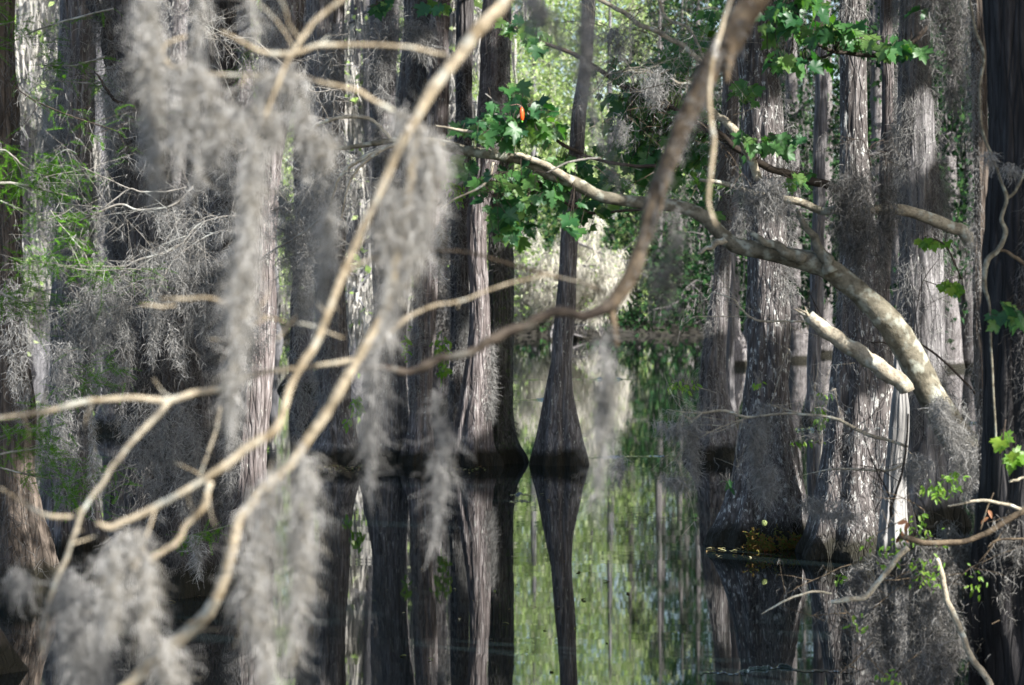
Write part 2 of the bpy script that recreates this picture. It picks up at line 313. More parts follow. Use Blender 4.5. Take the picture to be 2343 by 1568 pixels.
def crown_points(c, rad, n):
    k = 26; cc = norm(R.normal(size=(k, 3)))*R.uniform(.25, 1, (k, 1))**.6; i = R.integers(0, k, n)
    return np.asarray(c)+(cc[i]+R.normal(0, .22, (n, 3)))*np.asarray(rad)

# ------------------------------------------------------------------ trunks
def vnoise(th, z, nt, dz, seed):                   # periodic value noise on a trunk's skin
    g = np.random.default_rng(seed).normal(size=(400, nt)); a = (th/(2*np.pi)*nt); i = np.floor(a).astype(int); f = a-i
    b = (z+3)/dz; j = np.floor(b).astype(int); e = b-j; f = f*f*(3-2*f); e = e*e*(3-2*e); i0, i1 = i % nt, (i+1) % nt; j0, j1 = j % 400, (j+1) % 400
    return (g[j0, i0]*(1-f)+g[j0, i1]*f)*(1-e)+(g[j1, i0]*(1-f)+g[j1, i1]*f)*e
class Trunk: pass
SEED = [50]
def make_trunk(d, rows, ztop=10.5, seg=84, flute=.1, rough=.017):
    """rows (v, u left, u right) from top to the waterline; grown upward past the frame to ztop"""
    c = np.array([[*P((a+b)/2, v, d), (b-a)/2/F*d] for v, a, b in rows])[::-1]    # bottom to top
    base = c[0].copy(); c = np.vstack([[base[0], d, -.45, base[3]*1.12], c]); top = c[-1]
    dirx = (c[-1, 0]-c[-3, 0])/max(.3, c[-1, 2]-c[-3, 2]); c = np.vstack([c, [top[0]+dirx*.6*(ztop-top[2])*.5, d+R.normal(0, .2), (top[2]+ztop)/2, top[3]*.85], [top[0]+dirx*.5*(ztop-top[2]), d+R.normal(0, .3), ztop, top[3]*.35]])
    s = spline(c, .045); keep = np.concatenate([[True], np.diff(s[:, 2]) > 0]); s = s[keep]
    n = len(s); th = np.arange(seg)/seg*2*np.pi; z = s[:, 2]; SEED[0] += 1; sd = SEED[0]
    rmin = s[:, 3][np.argmin(np.abs(z-np.clip(top[2]*.7, .5, 4)))]; fl = np.clip((s[:, 3]-rmin)/max(.02, base[3]-rmin), 0, 1.2)
    TH, Z = np.meshgrid(th, z); rg = np.random.default_rng(sd); f = np.zeros_like(TH)
    for k in (5, 7, 9, 13): f += np.cos(k*TH+rg.uniform(0, 6.3)+.25*np.sin(Z*1.7+rg.uniform(0, 6)))/(1+.12*k)
    f = f/1.6; rr = s[:, 3][:, None]*(1+1.55*flute*(.2+fl[:, None])*f)
    rough = rough*min(1, float(np.median(s[:, 3]))/.14)
    rr = rr+rough*(.6+fl[:, None]*.6)*(vnoise(TH, Z, 30, .35, sd)*.6+vnoise(TH, Z, 60, .1, sd+1)*.45)+s[:, 3][:, None]*.06*vnoise(TH, Z, 4, .6, sd+2)
    wx = .012*vnoise(np.zeros(n), z, 3, .8, sd+3)
    V = np.stack([s[:, 0][:, None]+wx[:, None]+rr*np.cos(TH), s[:, 1][:, None]+rr*np.sin(TH), Z], -1)
    i = np.arange(n-1)[:, None]*seg; j = np.arange(seg)[None]; k = (j+1) % seg
    t = Trunk(); t.mb = MB(); t.mb.add(V, np.stack([i+j, i+k, i+seg+k, i+seg+j], -1).reshape(-1, 4)); t.V = V; t.th = th; t.z = z; t.d = d; t.c = s; t.base = np.array([base[0], d, 0.]); t.top = s[-1]
    return t
def skin_moss(mb, t, n, v0, v1, th0=-170, th1=-10, L=(.08, .2), px=.46, patch=8, off=.02, down=.5, curl=.6):
    n = int(n*2.1)
    """moss clothing a trunk between photo rows v0..v1 on the side th0..th1 (degrees; -90 faces the camera)"""
    z1, z0 = H-(v0-V0)/F*t.d, H-(v1-V0)/F*t.d
    pc = np.stack([R.uniform(th0, th1, patch), R.uniform(z0, z1, patch)], 1); k = R.integers(0, patch, n)
    th = pc[k, 0]+R.normal(0, 16, n); z = pc[k, 1]-R.exponential(.22, n)+R.normal(0, .06, n); u = R.random(n) < .35
    th[u] = R.uniform(th0, th1, u.sum()); z[u] = R.uniform(z0, z1, u.sum()); ok = (z > max(.12, z0)) & (z < z1) & (th > th0-12) & (th < th1+12); th, z = th[ok], z[ok]
    i = np.clip(np.searchsorted(t.z, z), 0, len(t.z)-1); j = np.round((np.radians(th) % (2*np.pi))/(2*np.pi)*len(t.th)).astype(int) % len(t.th)
    p = t.V[i, j]+np.stack([np.zeros(len(i)), np.zeros(len(i)), R.uniform(-.05, .05, len(i))], -1); o = np.stack([np.cos(np.radians(th)), np.sin(np.radians(th)), np.zeros(len(th))], -1)
    hairs(mb, p+o*R.uniform(0, off*2, (len(p), 1)), R.uniform(L[0], L[1], len(p)), px*t.d/2386*R.uniform(.6, 1.4, len(p)), down, curl, 4, o*.15)
TREES = {}
def tree(key, mat, d, rows, label, cat='tree', crown=(2.7, 1700), moss=None, mossmat='moss', ztop=10.5, name='cypress_tree', **kw):
    t = make_trunk(d, rows, ztop, **kw); o = thing(name, t.base, label, cat); part('trunk', t.mb, M[mat], o)
    if moss:
        mb = MB()
        for m in moss: skin_moss(mb, t, *m[:3], **(m[3] if len(m) > 3 else {}))
        part('moss', mb, M[mossmat], o, kind='stuff')
    if crown:
        mb = MB(); c = t.top[:3]+np.array([0, 0, .3]); pts = carve(crown_points(c, (crown[0], crown[0], crown[0]*.95), crown[1]), .3); cards(mb, pts, R.uniform(.2, .42, len(pts)), .7); part('crown', mb, M['canopy'], o)
        b = MB()
        for k in range(5):
            a = R.uniform(0, 6.3); twigs(b, t.top[:3]-np.array([0, 0, R.uniform(.2, 2)]), (math.cos(a), math.sin(a), R.uniform(.1, .7)), crown[0]*.9, .045, 1)
        part('crown_branch', b, M[mat], o, kind='stuff')
    t.o = o; TREES[key] = t; return t
HEAVY = dict(L=(.06, .16), px=.48, off=.03)
tree('t1', 'orange', 16.1, [(-200, -70, 35), (0, -66, 30), (300, -60, 48), (700, -55, 62), (1000, -55, 68), (1150, -60, 85), (1260, -75, 112), (1345, -95, 132)], 'cut-off dark trunk at the far left edge with an orange sunlit foot', moss=[(900, -150, 1000, dict(th0=-150, th1=-20)), (260, 1080, 1300, dict(th0=-110, th1=-30))], mossmat='moss_dark')
tree('t2', 'cypress', 18., [(-100, 140, 215), (300, 130, 215), (600, 122, 215), (900, 118, 212), (1100, 108, 218), (1200, 98, 228), (1240, 90, 236)], 'grey moss-clad trunk second from the left edge, behind green needles', moss=[(2600, -100, 1150, HEAVY)])
tree('t3', 'dark', 16.1, [(-150, 228, 345), (0, 235, 352), (300, 258, 372), (600, 275, 415), (900, 292, 462), (1100, 295, 488), (1250, 285, 510), (1352, 270, 530)], 'broad shadowed trunk thickly clad in dark moss, left of the tan branches', moss=[(6500, -120, 1290, dict(L=(.06, .18), px=.46, off=.05, patch=18))], mossmat='moss_dark')
tree('t4', 'red', 17.45, [(-100, 612, 700), (0, 605, 692), (150, 598, 682), (400, 578, 640), (700, 552, 626), (880, 540, 618), (1050, 528, 606), (1180, 512, 605), (1280, 498, 612)], 'tall leaning trunk with a bright sunlit right flank behind the left beard of moss', moss=[(1500, -50, 1200, dict(th0=-175, th1=-90))])
tree('t5', 'dark', 21.7, [(-100, 455, 545), (250, 460, 545), (500, 455, 540), (900, 445, 540), (1080, 435, 548), (1180, 415, 565)], 'dark straight trunk half hidden behind the left moss curtain', moss=[(1500, -100, 1100)], mossmat='moss_dark')
tree('t7', 'cypress', 28.6, [(-100, 700, 788), (300, 702, 785), (700, 715, 790), (900, 728, 798), (1000, 722, 812), (1060, 702, 832)], 'grey trunk behind the crossing of the two tan branches', moss=[(1600, -100, 1000, dict(th0=-175, th1=-60))])
tree('t8', 'cypress', 35.5, [(-100, 850, 912), (300, 846, 905), (700, 850, 905), (900, 842, 910), (990, 830, 925)], 'slim grey trunk just left of the double-footed trunk, set further back', moss=[(1200, -100, 950, dict(L=(.15, .4)))])
tree('t9a', 'cypress', 28.8, [(-100, 925, 1008), (200, 915, 998), (500, 882, 962), (700, 865, 932), (850, 850, 930), (950, 838, 938), (1020, 825, 945), (1058, 808, 952)], 'thick trunk whose swollen fluted foot stands left in the middle row', moss=[(1300, -100, 900, dict(th0=-175, th1=-80))], flute=.16)
tree('t9b', 'red', 28.4, [(-100, 985, 1030), (300, 976, 1022), (500, 955, 1003), (700, 945, 996), (900, 938, 986), (1000, 930, 988), (1060, 918, 996)], 'narrow sunlit trunk with a peeling pale right side beside the swollen foot', moss=[(500, 300, 950, dict(th0=-170, th1=-100))], flute=.14)
tree('t10', 'dark', 30., [(-100, 1048, 1084), (350, 1036, 1075), (700, 1031, 1072), (900, 1026, 1070), (1000, 1020, 1076), (1050, 1008, 1090)], 'thin dark mossy trunk just left of the reddish fluted trunk', moss=[(1800, 100, 980, dict(L=(.1, .25)))])
tree('t11', 'red', 28.5, [(-100, 1112, 1166), (200, 1100, 1160), (400, 1085, 1138), (500, 1072, 1116), (700, 1074, 1120), (850, 1062, 1121), (950, 1048, 1124), (1020, 1038, 1130), (1060, 1024, 1142)], 'reddish trunk with a fluted flaring foot and a sunlit streak down its middle', moss=[(600, 780, 960, dict(th0=-50, th1=-5, L=(.08, .16))), (900, -100, 330, dict(th0=-120, th1=-20))], flute=.17)
tree('t12', 'mossy', 28.9, [(-100, 1132, 1170), (450, 1122, 1172), (700, 1118, 1172), (900, 1117, 1174), (1000, 1113, 1184), (1058, 1102, 1208)], 'greenish dark trunk with a mossy lump at its foot, right of the reddish trunk', moss=[(1400, 450, 1000, dict(L=(.06, .16)))], mossmat='moss_dark')
tree('t13', 'cypress', 28.55, [(-100, 1330, 1358), (120, 1325, 1352), (280, 1308, 1342), (400, 1296, 1332), (550, 1284, 1322), (650, 1277, 1316), (800, 1262, 1309), (900, 1246, 1310), (960, 1236, 1318), (1010, 1227, 1326), (1062, 1218, 1336)], 'lone slender trunk on a bell-shaped foot in the open water at the centre', crown=(2.2, 500), flute=.13, rough=.009)
tree('t14', 'cypress', 29.6, [(-100, 1668, 1702), (250, 1650, 1685), (600, 1632, 1672), (700, 1620, 1665), (850, 1605, 1660), (950, 1597, 1672), (1000, 1585, 1682), (1048, 1562, 1698)], 'grey trunk with a dark skirted foot left of the big right-hand cypress', moss=[(900, 300, 950, dict(th0=-170, th1=-70))])
tree('t15', 'spot', 19.25, [(-100, 1690, 1775), (100, 1692, 1780), (350, 1698, 1795), (700, 1706, 1802), (850, 1705, 1804), (950, 1695, 1812), (1050, 1680, 1822), (1120, 1662, 1832), (1190, 1638, 1845), (1245, 1612, 1856)], 'big dark cypress with a broad flaring foot fringed with rusty plants at the waterline', moss=[(1300, -100, 700, dict(th0=-70, th1=5, L=(.05, .13), off=.04)), (450, 900, 1200, dict(th0=-110, th1=-50, L=(.05, .12), off=.03))], flute=.13)
tree('t16', 'spot', 18.4, [(-100, 1918, 1976), (200, 1922, 1981), (370, 1922, 1988), (600, 1915, 2012), (850, 1900, 2038), (1000, 1888, 2050), (1150, 1858, 2070), (1230, 1842, 2085), (1268, 1828, 2098)], 'cypress with white-flecked sunlit upper trunk and dark hanging moss halfway down', moss=[(900, 420, 1200, dict(L=(.05, .13), off=.02)), (200, -100, 60)], flute=.15)
tree('t17', 'pale', 20.9, [(-100, 2055, 2118), (300, 2050, 2130), (500, 2053, 2150), (700, 2060, 2158), (850, 2062, 2162), (1000, 2048, 2172), (1130, 2028, 2190), (1198, 2010, 2212)], 'pale shaggy trunk near the right edge hung with long sunlit moss', moss=[(3000, -100, 1000, dict(L=(.06, .16), px=.46, off=.04, patch=16))])
tree('t17b', 'red', 22., [(-100, 2014, 2042), (200, 2018, 2046), (350, 2010, 2041), (500, 2005, 2036), (800, 2000, 2036), (1174, 1985, 2060)], 'thin sunlit pinkish stem between the flecked trunk and the pale shaggy trunk', crown=(1.6, 300), moss=[(500, -100, 500, dict(th0=-60, th1=0))])
tree('t18', 'ink', 11., [(-300, 2245, 2430), (0, 2250, 2430), (500, 2258, 2440), (1000, 2252, 2450), (1400, 2240, 2480), (1668, 2220, 2510)], 'massive black trunk, darkened for shade, filling the right edge', crown=(3.4, 4200), moss=[(900, 350, 1000, dict(th0=-110, th1=-60, L=(.04, .12)))], mossmat='moss_dark', ztop=11)
tree('t18b', 'orange', 11.6, [(-100, 2214, 2250), (300, 2223, 2256), (600, 2233, 2268), (900, 2240, 2275), (1300, 2242, 2284), (1605, 2235, 2295)], 'thin brown stem with an orange mossy edge beside the massive black trunk', crown=None, name='sapling', ztop=6, moss=[(1100, -60, 700, dict(th0=-200, th1=-100, L=(.02, .06))), (400, 700, 1100, dict(th0=-200, th1=-100, L=(.02, .05)))])
tree('t21', 'cream', 17.6, [(868, 2046, 2070), (900, 2042, 2072), (950, 2036, 2076), (1040, 2028, 2072), (1100, 2022, 2072), (1230, 2008, 2078), (1300, 1996, 2088)], 'cream-white smooth sunlit stump standing behind the black forked sapling', cat='stump', crown=None, name='broken_stump', ztop=1.75)
tree('t19', 'pale', 39., [(-100, 1868, 1892), (400, 1860, 1888), (700, 1852, 1882), (880, 1846, 1880), (963, 1835, 1892)], 'bluish pale trunk glimpsed between the two big right-hand cypresses', crown=None)
tree('t20', 'pale', 38.5, [(-100, 1672, 1692), (400, 1668, 1688), (700, 1662, 1680), (900, 1656, 1680), (966, 1646, 1690)], 'narrow whitish trunk showing behind the skirted grey trunk', crown=None)
for u, d, wd in [(268, 36, .4), (408, 44, .46), (560, 38, .36), (692, 52, .5), (758, 36, .34), (1003, 44, .36), (1040, 55, .4), (440, 34, .34), ]:
    hw = wd/2/d*F; ln = R.normal(0, 14); vb = V0+H/d*F
    tree('m', 'dark' if R.random() < .5 else 'cypress', d, [(-150, u-ln-hw*.8, u-ln+hw*.8), (200, u-ln*.5-hw*.85, u-ln*.5+hw*.85), (vb-.8/d*F, u-hw*1.05, u+hw*1.05), (vb-.35/d*F, u-hw*1.35, u+hw*1.35), (vb, u-hw*2, u+hw*2)], 'grey shadowed trunk hung with moss, one of those crowded behind the left moss curtains', crown=None, seg=36, ztop=14, moss=[(900, -150, vb-60, dict(L=(.15, .4), px=.8, off=.05))], mossmat='moss_dark' if R.random() < .5 else 'moss'); TREES['m'].o['group'] = 'shadowed trunks behind the left moss curtains'
# unseen trees of the right bank, put in to shade the trunks
for k, (x, y, r) in enumerate([(5.2, 6.8, 2.4), (8.2, 5.2, 2.8), (6.5, 10, 2.9), (9, 14, 3.6), (12, 9, 3.6), (10, 18, 3.2), (14, 14.5, 3.4), (17.5, 20, 3.4), (13, 24.5, 3.2), (20, 26.5, 3.4), (9.5, 24, 2.6), (18, 13, 3.2), (24, 21, 3.8), (7, 17.5, 2.8), (7.2, 13.2, 2.5), (10.6, 16.4, 3.4), (5.2, 14.5, 2.2), (12, 30, 3.4), (16, 36, 3.6)]):
    rows = [(-60, 1171+x/y*F-16, 1171+x/y*F+16), (V0+H/y*F, 1171+x/y*F-.35/y*F, 1171+x/y*F+.35/y*F)]
    t = make_trunk(y, [rows[0], ((rows[0][0]+rows[1][0])/2, rows[0][1]-8, rows[0][2]+8), rows[1]], 9.+(k % 3)*1.5, seg=20); o = thing('shade_tree', t.base, 'leafy shade tree of the right-hand bank', 'tree', 'shade trees along the right bank')
    part('trunk', t.mb, M['dark'], o); mb = MB(); c = t.top[:3]+np.array([0, 0, -.2]); pts = carve(crown_points(c, (r, r, r*1.05), 7000), .3); cards(mb, pts, R.uniform(.22, .46, len(pts)), .75); part('crown', mb, M['canopy'], o)

exec_later = []
# ------------------------------------------------------------------ far trees across the water
def far_proto(kind, hgt=21.):
    tk = MB(); r0 = R.uniform(.2, .3); z = np.array([-.5, 0, .5, 1.2, 2.2, 4, 8, 13, hgt]); rr = r0*np.array([2.2, 2.1, 1.7, 1.3, 1.1, 1, .85, .6, .12])
    cx = np.cumsum(R.normal(0, .1, (9, 2)), 0); cx[:3] = cx[2]; pth = spline(np.column_stack([cx, z, rr]), .4)
    tube(tk, pth[:, :3], pth[:, 3], 14, .07); br = MB(); ms = MB(); fo = MB(); tips = []
    low = {'moss': 1.5, 'green': 2.5, 'dark': 2.}[kind]
    for k in range(26):
        zz = R.uniform(low, hgt*.95); a = R.uniform(0, 6.3); i = np.argmin(np.abs(pth[:, 2]-zz)); ln = R.uniform(.8, 2.6)*(1.15-zz/hgt*.6)
        twigs(br, pth[i, :3], (math.cos(a), math.sin(a), R.uniform(-.1, .5)), ln, .045, 1, .5, -.1, tips)
    allp = np.vstack(tips); allp = allp[allp[:, 2] > .6]
    nm = {'moss': 4200, 'green': 350, 'dark': 500}[kind]; nf = {'moss': 700, 'green': 4200, 'dark': 2600}[kind]
    p = allp[R.integers(0, len(allp), nm)]; hairs(ms, p+R.normal(0, .08, p.shape), R.uniform(.25, .95, nm), R.uniform(.025, .07, nm), .86, .16, 4)
    p = allp[R.integers(0, len(allp), nf)]; p = p+R.normal(0, .3, p.shape); cards(fo, p, R.uniform(.1, .26, nf), .6)
    return tk, br, ms, fo
M['far_bark'] = bark('far_bark', (.06, .056, .055), (.15, .143, .14), (.27, .255, .245), scale=9, wet=False)
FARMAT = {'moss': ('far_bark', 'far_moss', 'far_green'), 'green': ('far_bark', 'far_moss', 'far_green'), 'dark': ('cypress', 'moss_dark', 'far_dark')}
FARLAB = {'moss': 'pale moss-hung cypress in the sunlit distance beyond the left trunks', 'green': 'spring-green sunlit tree on the far shore beyond the open water', 'dark': 'dim green-crowned cypress in the shaded far wood at the right'}
FARGRP = {'moss': 'pale moss-hung trees in the left distance', 'green': 'sunlit green trees on the far shore', 'dark': 'shaded trees of the far right wood'}
spots = {'moss': [(50, 64), (84, 72), (118, 83), (66, 96), (100, 108), (40, 88), (300, 70), (1010, 66)], 'green': [], 'dark': []}
for k in range(30): d = R.uniform(48, 125); spots['moss'].append((R.uniform(-60, 1010), d))
for k in range(10): spots['green'].append((R.uniform(780, 1120), R.uniform(95, 130)))
for k in range(8): spots['green'].append((1080+k*52+R.uniform(-16, 16), R.uniform(138, 158)))
for k in range(9): spots['green'].append((R.uniform(-50, 800), R.uniform(120, 150)))
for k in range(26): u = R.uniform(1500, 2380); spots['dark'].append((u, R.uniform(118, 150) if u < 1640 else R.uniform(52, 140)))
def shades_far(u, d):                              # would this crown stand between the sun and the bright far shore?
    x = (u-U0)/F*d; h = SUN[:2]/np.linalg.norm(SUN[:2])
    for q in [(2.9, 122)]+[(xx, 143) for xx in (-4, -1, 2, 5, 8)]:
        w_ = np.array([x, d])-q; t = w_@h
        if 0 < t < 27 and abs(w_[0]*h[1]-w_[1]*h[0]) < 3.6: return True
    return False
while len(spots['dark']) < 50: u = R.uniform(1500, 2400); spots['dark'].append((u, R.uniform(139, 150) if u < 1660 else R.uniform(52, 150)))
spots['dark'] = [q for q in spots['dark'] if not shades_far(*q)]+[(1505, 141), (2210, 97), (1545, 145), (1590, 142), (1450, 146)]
for kind, sp in spots.items():
    pr = []
    for k in range(4):
        tk, br, ms, fo = far_proto(kind); a, b, c = FARMAT[kind]
        o = thing('far_tree', (0, 0, 0), FARLAB[kind], 'tree', FARGRP[kind]); part('trunk', tk, M[a], o); part('branch', br, M[a], o, kind='stuff'); part('moss', ms, M[b], o, kind='stuff'); part('foliage', fo, M[c], o, kind='stuff'); pr.append(o)
    for k, (u, d) in enumerate(sp):
        x = (u-U0)/F*d; sc = R.uniform(.85, 1.15); zb = 0 if d < 134 else .35; args = ((x, d, zb), R.uniform(0, 6.3), (sc, sc, R.uniform(.9, 1.15)))
        if k < 4: pr[k].location, pr[k].rotation_euler, pr[k].scale = args[0], (0, 0, args[1]), args[2]
        else: dup(pr[k % 4], *args)
# the pale drooping bush that stands before the far shore, behind the lone trunk
o = thing('mossy_bush', P(1300, 778, 122), 'cream-coloured moss-draped bush on the far shore, right behind the lone central trunk', 'bush')
br = MB(); tips = []; b0 = np.array(LOC[o.name]); b0[2] = 0
for k in range(13):
    a = R.uniform(0, 6.3); twigs(br, b0+R.normal(0, .4, 3)*[1, 1, 0], (math.cos(a)*.22, math.sin(a)*.22, 1), R.uniform(4.5, 7.4), .11, 2, .3, -.02, tips)
part('branch', br, M['pale'], o, kind='stuff'); ap = np.vstack(tips); ap = ap[(ap[:, 2] > 1.2) & (np.abs(ap[:, 0]-b0[0]) < 2.9)]; ms = MB(); p = ap[R.integers(0, len(ap), 13000)]
hairs(ms, p+R.normal(0, .1, p.shape), R.uniform(.25, .9, len(p)), R.uniform(.02, .06, len(p)), .6, .35, 4); part('moss', ms, soft('cream_moss', [(.42, .4, .34), (.6, .57, .5), (.74, .71, .63)], .4), o, kind='stuff')
fo = MB(); p = ap[R.integers(0, len(ap), 2600)]; cards(fo, p+R.normal(0, .2, p.shape), R.uniform(.1, .22, len(p)), .5); part('foliage', fo, M['far_green'], o, kind='stuff')
# woods behind everything
def woods(name, mat, n, x0, x1, y0, y1, z1, label, sz):
    k = 1500 if n > 50000 else 300; cc = np.stack([R.uniform(x0, x1, k), R.uniform(y0, y1, k), R.uniform(.5, z1, k)], -1); i = R.integers(0, k, n); p = cc[i]+R.normal(0, 1, (n, 3))*np.array([1.7, 1.5, 1.5]); p[:, 2] = np.abs(p[:, 2])+.3
    mb = MB(); cards(mb, p, R.uniform(sz*.4, sz*1.2, n), .6); solo(name, mb, M[mat], (0, 0, 0), label, 'woods', kind='stuff')
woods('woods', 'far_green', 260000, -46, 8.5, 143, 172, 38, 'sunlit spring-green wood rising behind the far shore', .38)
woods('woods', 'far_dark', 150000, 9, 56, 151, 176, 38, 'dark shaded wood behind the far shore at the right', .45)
woods('shade_shrubs', 'far_dark', 26000, -6, 50, 136, 141, 7.5, 'evergreen shrubs coloured dark for the shade along the far bank beyond the open water', .4)  # low band added for the shade under the far canopy, dark by colour
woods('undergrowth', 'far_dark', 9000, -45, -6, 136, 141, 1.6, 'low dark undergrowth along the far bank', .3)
# ------------------------------------------------------------------ the arching maple limb and its leaves
def leaf_patch(mb, u, v, ru, rv, d, n, size=(.042, .1), shape=LEAF, dd=.35, face=.8):
    if shape is LEAF: n = int(n*1.15)
    p = np.array([P(u+ru*a, v+rv*b, d+c) for a, b, c in zip(np.clip(R.normal(0, .5, n), -1.1, 1.1), np.clip(R.normal(0, .5, n), -1.1, 1.1), R.uniform(-dd, dd, n))])
    tip = np.stack([R.normal(0, .6, n), R.normal(-.25, .4, n), R.normal(-.6, .35, n)], -1)
    nr = np.stack([R.normal(0, .4, n), R.normal(-face, .4, n), R.normal(.75, .35, n)], -1); leaves(mb, p, R.uniform(size[0], size[1], n), shape, tip, nr)
    return p
def stems_to(mb, pts, axis, r=.0016):               # thin leaf stalks back to the nearest limb
    for p in pts:
        q = axis[np.argmin(np.linalg.norm(axis-p, axis=1))]
        if np.linalg.norm(q-p) < .5:
            m = (p+q)/2+np.array([0, 0, .05])+R.normal(0, .02, 3); tube(mb, spline(np.array([q, m, p]), .06), r, 4)
def tree_of(name, loc, label, cat): return thing(name, loc, label, cat)
arch = tree_of('arching_tree', P(2430, 1500, 12.2), 'lichen-grey maple arching in from the right edge across the pool to the centre', 'tree')
main = MB()
ax_main = limb(main, [(2500, 1700, 84), (2440, 1400, 82), (2330, 1150, 80), (2200, 1010, 76), (2155, 945, 70), (2117, 882, 66), (2085, 805, 66), (2062, 767, 64), (2022, 722, 58), (1967, 676, 55), (1917, 637, 50), (1877, 612, 56), (1806, 592, 46), (1746, 572, 40), (1681, 556, 35), (1646, 531, 32), (1606, 496, 31), (1555, 476, 31), (1482, 466, 29), (1382, 451, 28), (1347, 436, 28), (1312, 416, 30), (1262, 396, 30), (1206, 366, 25), (1141, 356, 24), (1061, 346, 24), (1001, 331, 22), (930, 322, 17), (850, 330, 13), (780, 338, 10), (716, 334, 7)], 12.2, 12, .2, .07)
part('trunk', main, M['maple'], arch)
def sub(parent, name, pts, d, mat, label=None, **k):
    mb = MB(); a = limb(mb, pts, d, **k); part(name, mb, M[mat], parent, label); return a
AX = [ax_main]
AX.append(sub(arch, 'branch', [(2075, 895, 34), (2062, 876, 38), (2007, 837, 40), (1957, 802, 38), (1905, 768, 36), (1862, 735, 32), (1850, 722, 26)], 12.05, 'grey', 'pale broken stub pointing back up to the left'))
mb = MB(); e_ = P(1850, 722, 12.05); ax_ = norm(P(1850, 722, 12.05)-P(1875, 745, 12.05))
for k in range(11):
    q = e_+R.normal(0, .011, 3)-ax_*.02; tube(mb, np.array([q, q+ax_*R.uniform(.02, .04)+R.normal(0, .004, 3), q+ax_*R.uniform(.04, .085)+R.normal(0, .008, 3)]), [.009, .006, .001], 5)
part('splinter', mb, M['tan'], arch, kind='stuff')
AX.append(sub(arch, 'branch', [(1310, 418, 20), (1262, 386, 17), (1206, 361, 13), (1176, 352, 8)], 12.15, 'grey'))
AX.append(sub(arch, 'branch', [(1900, 625, 36), (1886, 590, 30), (1872, 565, 22), (1835, 505, 12), (1822, 480, 7)], 12.15, 'maple'))
AX.append(sub(arch, 'branch', [(1840, 596, 28), (1786, 571, 24), (1740, 548, 16), (1716, 534, 11)], 12.1, 'maple'))
AX.append(sub(arch, 'branch', [(1660, 548, 16), (1635, 560, 14), (1612, 572, 9), (1595, 580, 6)], 12.1, 'grey'))
AX.append(sub(arch, 'branch', [(1136, 352, 12), (1116, 326, 9), (1090, 306, 8), (1040, 296, 6), (996, 288, 4)], 12.0, 'grey'))
AX.append(sub(arch, 'branch', [(1127, 372, 9), (1116, 410, 8), (1090, 434, 6), (1040, 455, 4), (1010, 480, 3)], 12.0, 'grey'))
AX.append(sub(arch, 'branch', [(1500, 380, 9), (1447, 380, 8), (1367, 366, 8), (1302, 340, 8), (1252, 308, 7), (1215, 300, 4)], 12.5, 'black'))
AX.append(sub(arch, 'branch', [(1470, 480, 6), (1372, 487, 7), (1322, 482, 7), (1282, 454, 6), (1255, 435, 4)], 12.5, 'black'))
AX.append(sub(arch, 'branch', [(930, 322, 10), (880, 340, 10), (830, 362, 9), (790, 390, 8), (770, 420, 6), (755, 470, 4)], 12.1, 'grey'))
AX.append(sub(arch, 'branch', [(870, 345, 8), (820, 385, 7), (795, 430, 5), (780, 500, 4)], 12.0, 'grey'))
AX.append(sub(arch, 'branch', [(900, 326, 8), (850, 275, 9), (790, 268, 9), (740, 280, 8), (705, 300, 6)], 12.2, 'grey'))
# curling dead stems beside the float
for pts in ([(1176, 235, 4), (1195, 248, 5), (1180, 270, 5), (1155, 262, 4), (1130, 262, 3)], [(1150, 265, 4), (1160, 282, 5), (1155, 300, 4), (1138, 312, 3)], [(1230, 300, 4), (1196, 248, 4), (1145, 240, 4), (1110, 215, 3)], [(1250, 396, 4), (1300, 372, 5), (1345, 364, 5), (1375, 362, 4)]):
    AX.append(sub(arch, 'twig', pts, 12.0, 'twig'))
fl = MB(); lst = []
for a in [(1195, 270, 75, 42, 12.2, 46), (1110, 295, 65, 30, 12.2, 30), (1170, 225, 30, 40, 12.3, 10), (1160, 440, 60, 60, 12.3, 50), (1175, 500, 55, 40, 12.3, 26), (1250, 415, 60, 40, 12.4, 32), (1300, 380, 60, 30, 12.5, 20), (1330, 492, 55, 30, 12.4, 22), (1060, 380, 50, 40, 12.3, 16), (1240, 290, 35, 30, 12.2, 14)]: lst.append(leaf_patch(fl, *a))
part('foliage', fl, M['leaf'], arch, kind='stuff'); sm = MB(); stems_to(sm, np.vstack(lst), np.vstack(AX)); part('stalk', sm, M['black'], arch, kind='stuff')
# second leafy maple behind it, with mossy dead branches
back = tree_of('leaning_maple', P(2520, 1100, 14), 'thin dark-limbed maple whose shaded leaves fill the space right of the lone central trunk', 'tree')
BX = [sub(back, 'trunk', [(2560, 1500, 60), (2500, 1050, 52), (2360, 760, 44), (2222, 552, 32), (2180, 520, 30), (2122, 494, 28), (2056, 477, 25), (1990, 480, 22), (1914, 482, 20), (1876, 485, 19), (1826, 461, 17), (1770, 451, 16), (1715, 440, 15), (1655, 421, 12), (1600, 412, 8)], 13.2, 'grey', knots=.08)]
BX.append(sub(back, 'branch', [(1990, 480, 18), (1950, 450, 20), (1896, 426, 20), (1806, 401, 18), (1746, 376, 17), (1686, 341, 15), (1636, 301, 12), (1560, 262, 9)], 13.3, 'black'))
BX.append(sub(back, 'branch', [(1735, 412, 20), (1706, 341, 20), (1666, 286, 19), (1630, 256, 17), (1590, 215, 10)], 13.1, 'grey'))
BX.append(sub(back, 'branch', [(1690, 345, 8), (1560, 262, 12), (1495, 222, 12), (1432, 200, 11), (1380, 165, 11), (1322, 130, 10), (1270, 110, 9), (1211, 85, 7), (1165, 52, 5)], 13.6, 'black'))
fl = MB(); lst = []
